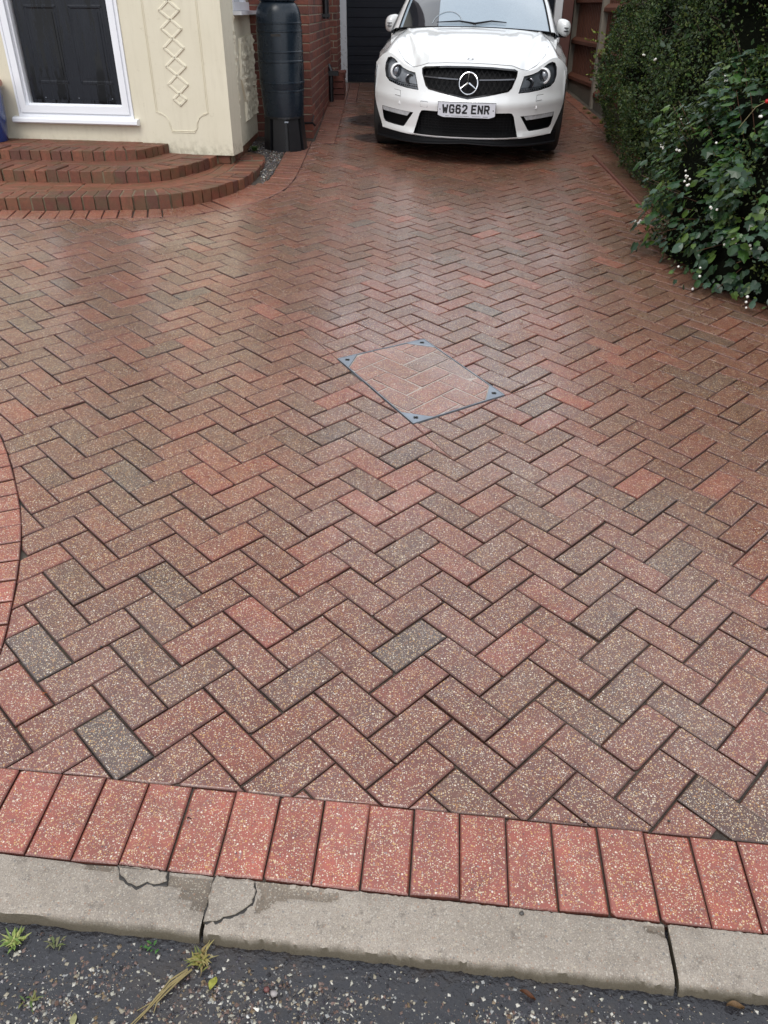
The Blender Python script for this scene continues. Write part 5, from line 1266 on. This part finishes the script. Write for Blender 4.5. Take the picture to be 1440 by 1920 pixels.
for k in range(160):
    y = random.uniform(4.8, 9.6); z = gz(2.3, y)+random.uniform(.05, 2.2); x = hedge_front(y, z)+random.uniform(.02, .2); d = Vector((-random.uniform(.1, 1), random.uniform(-.6, .6), random.uniform(-.2, 1))).normalized(); p = Vector((x, y, z)); L = random.uniform(.12, .3)
    mb.tube([p-d*L*.4, p, p+d*L*.5], [.004, .003, .0012], 4)
tag(mb.build('twigs', M_BARK, hedge), kind='stuff')
# larger grey-green and yellow-green leaves in drifts over the face
P = []; D = []
for k in range(2600):
    y = random.uniform(4.7, 9.5); z = gz(2.3, y)+random.uniform(.3, 2.4)
    if MN.noise(Vector((y*1.3+4, z*1.3, 7))) < .12: continue
    P.append((hedge_front(y, z)-random.uniform(-.02, .06), y, z)); D.append((-1, -.4, .5))
leaf_cloud('large_leaves', np.array(P), np.array(D), .045, [(.045, .085, .05), (.035, .07, .035), (.10, .13, .03), (.07, .10, .06)], hedge, M_LEAF, .62, .6)
# light sprigs that stick out over the fence side
P = []; D = []
sprig = MB()
for (px_, py_) in ((1112, 98), (1108, 118), (1103, 140), (1130, 75), (1100, 75), (1112, 60), (1150, 20), (1126, 95), (1120, 150), (1135, 165), (1118, 192), (1128, 225), (1150, 330), (1132, 285), (1145, 245), (1190, 240)):
    a = on(px_, py_, (2.22+random.uniform(-.05, .05), 0, 0), (1, 0, 0)); b = a+Vector((.32, -.1, -.10)); sprig.tube([b, (a+b)/2+Vector((0, 0, .02)), a], [.003, .002, .001], 4)
    for t in np.linspace(0, 1, 16):
        p = a.lerp(b, t)+Vector((0, 0, .02*math.sin(math.pi*t))); 
        for s_ in (-1, 1): P.append(tuple(p)); D.append((-.5, s_*.9, .4))
sprig.build('sprig', M_BARK, hedge)
leaf_cloud('sprig_leaves', np.array(P), np.array(D), .036, [(.24, .27, .05), (.16, .22, .04), (.28, .28, .07)], hedge, M_LEAF, .6, .25)
# sawn branch end in the hedge
be = on(1256, 64, (2.35, 0, 0), (1, 0, 0)); dd = (Vector(CP)-be).normalized(); st = MB().tube([be-dd*.25, be], [.045, .040], 14).build('branch', M_BARK, hedge, sm=40)
M_CUT = plain('sawn_wood', (.40, .26, .17), .7, nz=.2, sc=40); mb = MB(); u_ = dd.orthogonal().normalized(); w_ = dd.cross(u_)
mb.add([be+dd*.001+(u_*math.cos(t)+w_*math.sin(t))*.0385 for t in np.linspace(0, 2*math.pi, 15)[:-1]], [tuple(range(14))]); mb.build('sawn_end', M_CUT, st)

# nearer shrub: ivy and snowberry
shrub = empty('ivy_and_snowberry_shrub', 'low glossy ivy and snowberry shrub with white berries spilling over the drive edge', 'shrub')
SCX, SCY = 2.78, 5.02
def mound(th, ph):  # surface point
    r = 1.07 + .24*MN.noise(Vector((math.cos(th)*2.1, math.sin(th)*2.1, ph*2.5))) + .11*MN.noise(Vector((math.cos(th)*6, math.sin(th)*6, ph*7)))
    x = SCX+r*math.cos(th)*math.cos(ph)**.55; y = SCY+r*math.sin(th)*math.cos(ph)**.55*1.0
    h = 1.22 + .12*MN.noise(Vector((x*2, y*2, 0)))
    return x, y, gz(x, y)+.015+h*math.sin(ph)
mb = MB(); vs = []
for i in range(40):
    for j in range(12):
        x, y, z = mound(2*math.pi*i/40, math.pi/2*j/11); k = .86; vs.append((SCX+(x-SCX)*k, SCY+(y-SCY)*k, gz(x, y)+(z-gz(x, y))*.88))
mb.add(vs, [(i*12+j, ((i+1) % 40)*12+j, ((i+1) % 40)*12+j+1, i*12+j+1) for i in range(40) for j in range(11)]); mb.build('dark_core', M_DARKL, shrub)  # near-black inner sheet; shade between the leaves is painted into its colour
IVY = [(0, 0), (.22, -.10), (.48, .06), (.40, .30), (.50, .52), (.24, .60), (0, 1.0), (-.24, .60), (-.50, .52), (-.40, .30), (-.48, .06), (-.22, -.10)]
OVAL = [(0, -.05), (.22, .08), (.36, .30), (.38, .52), (.24, .80), (0, 1.0), (-.24, .80), (-.38, .52), (-.36, .30), (-.22, .08)]
def leaf_mesh(shape, s, col, name):
    mb = MB(); vs = [(x*s, y*s, -.16*abs(x)*s - .10*y*y*s) for x, y in shape] + [(0, .35*s, .02*s)]; n_ = len(shape)
    mb.add(vs, [(i, (i+1) % n_, n_) for i in range(n_)], 0, (*col, 1))
    me = bpy.data.meshes.new(name); me.from_pydata(mb.v, [], mb.f); a = me.color_attributes.new('tone', 'FLOAT_COLOR', 'POINT'); a.data.foreach_set('color', [x for c in mb.c for x in c]); me.materials.append(M_IVY); return me
IVC = [(.016, .046, .014), (.022, .062, .016), (.012, .036, .014), (.040, .098, .018), (.030, .070, .034), (.080, .140, .026), (.05, .095, .060)]
LM = [leaf_mesh(sh, .062, c, 'leaf') for c in IVC for sh in (IVY, OVAL)]
def leaf_matrix(p, out, s):
    out = Vector(out).normalized(); up_ = (out*.9 + Vector((0, 0, .75)) + Vector([random.gauss(0, .38) for _ in range(3)])).normalized()
    ax = (Vector((0, 0, -1))*.7 + out*.5 + Vector([random.gauss(0, .55) for _ in range(3)])); ax = (ax-up_*ax.dot(up_)).normalized(); x_ = ax.cross(up_)
    return Matrix(((x_.x*s, ax.x*s, up_.x*s, p[0]), (x_.y*s, ax.y*s, up_.y*s, p[1]), (x_.z*s, ax.z*s, up_.z*s, p[2]), (0, 0, 0, 1)))
cand = []
for k in range(5200):
    th = random.uniform(math.pi*.55, math.pi*1.75); ph = math.asin(random.random()**.75*.98)
    x, y, z = mound(th, ph); out = (math.cos(th)*math.cos(ph), math.sin(th)*math.cos(ph), math.sin(ph)); q = random.uniform(-.12, .05)
    if MN.noise(Vector((x*6, y*6, z*6))) < -.16: continue
    p = (x+out[0]*q, y+out[1]*q, max(gz(x, y)+.02, z+out[2]*q)); cand.append((math.dist(p, CP)-q*2, p, out))
cand.sort(key=lambda t: t[0]); massL = MB()
for k, (d, p, out) in enumerate(cand):
    s = random.choice([.4, .55, .65, .8, .95, 1.2]); me = random.choice(LM if random.random() < .9 else LM[-4:]); Mx = leaf_matrix(p, out, s)
    if k % 5 == 0 and k < 1400: o = bpy.data.objects.new('leaf', me); COL.objects.link(o); o.parent = shrub; o.matrix_local = Mx
    else: c_ = tuple(me.color_attributes['tone'].data[0].color); massL.add([Mx @ v.co for v in me.vertices], [tuple(pl_.vertices) for pl_ in me.polygons], 0, c_)
tag(massL.build('leaves', M_IVY, shrub, attr=True), kind='stuff')
# fine foliage between the big leaves
P = []; D = []
for k in range(15000):
    th = random.uniform(math.pi*.5, math.pi*1.8); ph = math.asin(random.random()**.8); x, y, z = mound(th, ph); q = random.uniform(-.12, .03); out = (math.cos(th)*math.cos(ph), math.sin(th)*math.cos(ph), math.sin(ph)+.2)
    if MN.noise(Vector((x*3+9, y*3, z*3))) < -.12: continue
    P.append((x+out[0]*q, y+out[1]*q, max(gz(x, y)+.01, z+out[2]*q))); D.append(out)
leaf_cloud('small_leaves', np.array(P), np.array(D), .024, GREENS+[(.10, .15, .03), (.06, .10, .05)], shrub, M_LEAF, .5)
# grey-green spray and stems through the middle
mb = MB()
for k in range(110):
    th = random.uniform(math.pi*.7, math.pi*1.6); x, y, z = mound(th, random.uniform(.1, 1.1)); b = Vector((SCX+(x-SCX)*.6, SCY+(y-SCY)*.6, gz(x, y)+.05)); a = Vector((x, y, z))+Vector([random.gauss(0, .05) for _ in range(3)])
    mb.tube([b, b.lerp(a, .5)+Vector((0, 0, .12)), a], [.004, .003, .0015], 4)
mb.build('stems', plain('reddish_stem', (.10, .045, .025), .6, nz=.3), shrub)
M_BERRY = plain('white_berry', (.78, .76, .70), .35, nz=.08); ico = [(0, 0, 1), (.89, 0, .45), (.28, .85, .45), (-.72, .53, .45), (-.72, -.53, .45), (.28, -.85, .45), (.72, .53, -.45), (-.28, .85, -.45), (-.89, 0, -.45), (-.28, -.85, -.45), (.72, -.53, -.45), (0, 0, -1)]
ICF = [(0, 1, 2), (0, 2, 3), (0, 3, 4), (0, 4, 5), (0, 5, 1), (1, 6, 2), (2, 7, 3), (3, 8, 4), (4, 9, 5), (5, 10, 1), (6, 7, 2), (7, 8, 3), (8, 9, 4), (9, 10, 5), (10, 6, 1), (11, 7, 6), (11, 8, 7), (11, 9, 8), (11, 10, 9), (11, 6, 10)]
def hit_mound(px_, py_):           # march the sight line to the shrub or hedge surface
    d = ray(px_, py_); d = d/np.linalg.norm(d)
    for t in np.arange(3.2, 9, .02):
        p = CP+d*t; dx, dy = p[0]-SCX, p[1]-SCY; h = p[2]-gz(p[0], p[1]); rr = math.hypot(dx, dy)/1.08
        if rr < 1 and h < 1.25*math.sqrt(max(0, 1-rr**3.6)): return Vector(p-d*.03)
        if p[1] > 4.8 and p[0] > hedge_front(p[1], p[2])-.02 and 4.6 < p[1] < 9.7: return Vector(p-d*.03)
        if h < .0: return Vector(p-d*.03)
    return None
for (px_, py_, n_) in ((1286, 332, 5), (1243, 276, 5), (1272, 280, 3), (1288, 345, 3), (1335, 392, 3), (1272, 500, 1), (1313, 502, 1), (1312, 518, 1), (1299, 542, 1), (1358, 458, 2), (1378, 455, 2), (1406, 465, 2), (1400, 560, 3), (1399, 577, 1), (1360, 150, 3), (1276, 222, 2), (1288, 232, 1), (1275, 240, 1), (1343, 268, 1), (1425, 222, 2), (1208, 104, 2), (1228, 112, 2), (1258, 348, 2)):
    c = hit_mound(px_, py_)
    if c is None: continue
    mb = MB()
    for k in range(n_): s = random.uniform(.0055, .0085)*1.15; q = c+Vector([random.gauss(0, .010) for _ in range(3)])*(n_ > 1); mb.add([q+Vector(v)*s for v in ico], ICF)
    mb.build('berry', M_BERRY, shrub, sm=80)
# the hanging berry sprig over the drive and a pair of leaves above it
c = on(1196, 418, (0, 5.35, 0), (0, 1, 0)); mb = MB(); tip = [c+Vector((a, 0, b)) for a, b in ((-.020, .012), (.014, .014), (-.002, -.004), (-.012, -.02), (.008, .002))]
for q in tip: mb.add([q+Vector(v)*.0095 for v in ico], ICF)
mb.build('berry', M_BERRY, shrub, sm=80)
MB().tube([c+Vector((0, 0, .01)), c+Vector((.04, .02, .10)), c+Vector((.16, .05, .22)), c+Vector((.42, .1, .30))], [.0015, .002, .003, .004], 5).build('hanging_stem', M_BARK, shrub)
for q, s in ((c+Vector((.035, 0, .13)), 1.1), (c+Vector((.07, 0, .20)), .9), (c+Vector((.10, .02, .21)), .8), (c+Vector((.0, .02, .10)), .6)):
    o = bpy.data.objects.new('leaf', LM[10]); COL.objects.link(o); o.parent = shrub; o.matrix_local = leaf_matrix(q, (-.4, -.8, .3), s)
rb = hit_mound(1438, 190); mb = MB()
if rb: 
    mb.add([rb+Vector(v)*.012 for v in ico], ICF); mb.build('red_berry', plain('red_berry', (.45, .01, .01), .3), shrub, sm=80)
    MB().tube([hit_mound(1385, 240) or rb, rb.lerp(hit_mound(1385, 240) or rb, .5)+Vector((0, -.02, .04)), rb], .002, 5).build('long_stem', plain('pale_stem', (.20, .17, .08), .6), shrub)
# litter and soil strip under the hedge
hb_ = tag(MB().add([P_(x, y, -.004) for x, y in [(2.015, 6.2), (2.58, 6.2), (2.58, 9.6), (2.54, 9.6), (2.2, 8.3), (2.015, 7.9)]], [(0, 1, 2, 3, 4, 5)]).build('hedge_bed', M_SOIL), kind='structure')
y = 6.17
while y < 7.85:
    cb = soldier_col(); mb = MB(); add_paver(mb, [(2.02, y), (2.218, y), (2.218, y+.099), (2.02, y+.099)], (cb[0]*.38, cb[1]*.5, cb[2]*.5, 1), top=.003); mb.build('border_brick', M_PAVER, hb_, attr=True); y += .1025  # brick tone darkened to carry the shade under the hedge

# ------------------------------------------------------------------ weeds, leaves and litter
M_YEL = leaf_mat('yellowed_leaf', .5, .4, .2)
def tuft(name, label, px_, py_, n_, L, cols, lift=.03, spread=1.0, cat='weed'):
    b = gr(px_, py_); b.z -= .028 if py_ > 1690 else 0; mb = MB()
    for k in range(n_):
        th = random.uniform(0, 6.28); l = L*random.uniform(.5, 1.1); d = Vector((math.cos(th)*spread, math.sin(th)*spread, random.uniform(.1, .8)*lift/.03)).normalized(); p0 = b+Vector((random.gauss(0, .008), random.gauss(0, .006), .002))
        c = random.choice(cols); w = random.uniform(.0012, .0028); s_ = d.cross(Vector((0, 0, 1))).normalized()*w; pts = [p0, p0+d*l*.5+Vector((0, 0, l*.12)), p0+d*l+Vector((0, 0, -l*.10))]
        pts[2].z = max(pts[2].z, b.z+.003)
        mb.add([pts[0]-s_*.6, pts[0]+s_*.6, pts[1]+s_, pts[1]-s_, pts[2]], [(0, 1, 2, 3), (3, 2, 4)], 0, (*c, 1))
    return tag(mb.build(name, M_YEL, attr=True), label, cat)
YG = [(.30, .27, .06), (.24, .24, .06), (.36, .30, .11), (.14, .16, .04), (.30, .22, .08)]
w1 = tuft('yellow_weed', 'uprooted yellow weed with a long dry stalk lying in the gutter by the kerb joint', 374, 1788, 46, .034, YG)
a = gr(350, 1808); b = gr(255, 1893); mb = MB()
for k in range(5):
    o_ = Vector((random.gauss(0, .004), random.gauss(0, .004), 0)); mb.tube([a+o_+Vector((0, 0, -.022)), a.lerp(b, .35)+o_*2+Vector((0, .004, -.018)), a.lerp(b, .7)+o_+Vector((0, -.003, -.022)), b+o_*4+Vector((0, 0, -.026))], [.0022, .0018, .0014, .0008], 5)
mb.build('dry_stalk', plain('dry_stalk', (.22, .17, .07), .7, nz=.4, sc=60), w1)
tuft('grass_tuft', 'pale green grass tuft at the kerb foot on the left edge of the photo', 22, 1752, 40, .030, [(.30, .38, .09), (.20, .30, .07), (.40, .42, .14)], cat='grass')
tuft('seedling', 'tiny green seedling in the gutter just left of the kerb joint', 282, 1762, 8, .014, [(.06, .18, .03)])
tuft('sprouting_weed', 'small green weed at the edge of the tarmac near the lower left corner', 52, 1862, 12, .02, [(.10, .16, .04), (.2, .2, .06)])
tuft('dried_grass', 'few thin dry grass blades in the gutter between the tuft and the seedling', 100, 1755, 12, .02, [(.18, .18, .08), (.12, .15, .05)], cat='grass')
bed_weed = tuft('bed_weed', 'bright green leafy weed in the gravel bed beside the bottom step', 478, 283, 110, .075, [(.07, .16, .03), (.10, .2, .04), (.05, .11, .02)], lift=.05)
tuft('bed_sprig', 'pale straggly weed growing up the black stand of the water butt', 512, 262, 60, .12, [(.16, .18, .07), (.10, .13, .04), (.22, .22, .10)], lift=.09)
for k, (px_, py_) in enumerate(((1096, 205), (1105, 214), (1115, 222), (1128, 232))):
    tuft('fence_weed', ['yellow-green weed at the foot of the nearest fence post', 'straggly weed between gravel board and brick border', 'low weed clump on the brick border beside the hedge', 'weed clump where the hedge meets the brick border'][k], px_, py_, 60, .07, [(.16, .19, .05), (.12, .15, .04), (.22, .20, .08)], lift=.03)
def fallen(label, px_, py_, L, Wd, col, rot, z=-.026, curl=.25, name='fallen_leaf'):
    b = gr(px_, py_); R = Matrix.Rotation(rot, 3, 'Z'); n_ = 9; mb = MB(); vs = []
    for i in range(n_):
        t = i/(n_-1); w = Wd*math.sin(math.pi*min(1, t*.96+.03))**.8/2
        for s_ in (-1, 0, 1): v = R @ Vector(((t-.5)*L, s_*w, abs(s_)*Wd*curl+.004*math.sin(t*5))); vs.append(b+Vector((v.x, v.y, v.z+z+.001)))
    mb.add(vs, [(i*3+j, (i+1)*3+j, (i+1)*3+j+1, i*3+j+1) for i in range(n_-1) for j in range(2)], 0, (*col, 1)); return tag(mb.build(name, M_YEL, attr=True, sm=60), label, 'leaf')
fallen('round yellow leaf lying against the uprooted weed in the gutter', 397, 1831, .026, .015, (.42, .42, .08), 1.3)
fallen('pale yellow leaf with dark spots on the tarmac at the bottom left', 133, 1901, .028, .012, (.45, .44, .22), 1.8)
fallen('narrow curled brown leaf in the wet gutter below the long kerb stone', 992, 1854, .032, .010, (.12, .045, .02), -.45, curl=.5)
fallen('crumpled tan leaf at the kerb foot near the right edge', 1385, 1876, .034, .013, (.20, .12, .06), -.1, curl=.6)
fallen('little orange leaf stuck in the paving joint on the left', 85, 1302, .016, .007, (.35, .10, .03), 1.2, z=.002)
fallen('small dark leaf scrap on the red border brick left of centre', 355, 1537, .010, .006, (.04, .02, .015), .6, z=.003)
fallen('tiny pale petal on the paving right of the manhole cover', 978, 604, .016, .012, (.62, .60, .45), .2, z=.002, name='petal')
fallen('small yellow leaf on the paving beyond the manhole cover near the hedge', 1098, 436, .022, .014, (.45, .38, .12), .4, z=.002)
fallen('pale curled leaf below the hanging berries beside the hedge', 1160, 397, .03, .02, (.40, .36, .22), .2, z=.003)
for k, (px_, py_, s_, c_, lb) in enumerate(((512, 1851, .0085, (.30, .27, .26), 'round grey pebble on the tarmac near the middle'), (498, 1843, .007, (.14, .05, .045), 'dull red pebble just left of the round grey pebble'), (190, 1214, .0045, (.02, .02, .022), 'small black bead of grit in a paving joint on the left'), (978, 1714, .006, (.06, .055, .05), 'dark lump of grit on a border brick edge right of centre'), (1254, 1541, .0035, (.02, .018, .016), 'tiny black stone on the paving near the right of the border'))):
    p = gr(px_, py_); mb = MB(); rr = [random.uniform(.85, 1.15) for _ in ico]; mb.add([Vector((p.x, p.y, p.z+(-.024 if py_ > 1720 else .003)))+Vector((v[0]*s_*r, v[1]*s_*r*.85, v[2]*s_*r*.6)) for v, r in zip(ico, rr)], ICF)
    tag(mb.build('pebble', plain('pebble_stone', c_, .4, nz=.3, sc=80), sm=80), lb, 'pebble')

# neighbouring street: the house fronts and trees across the road are behind the camera, left out; the sky is open there
for o in bpy.data.objects:
    if o.type == 'MESH' and not o.data.materials: o.data.materials.append(M_MATB)
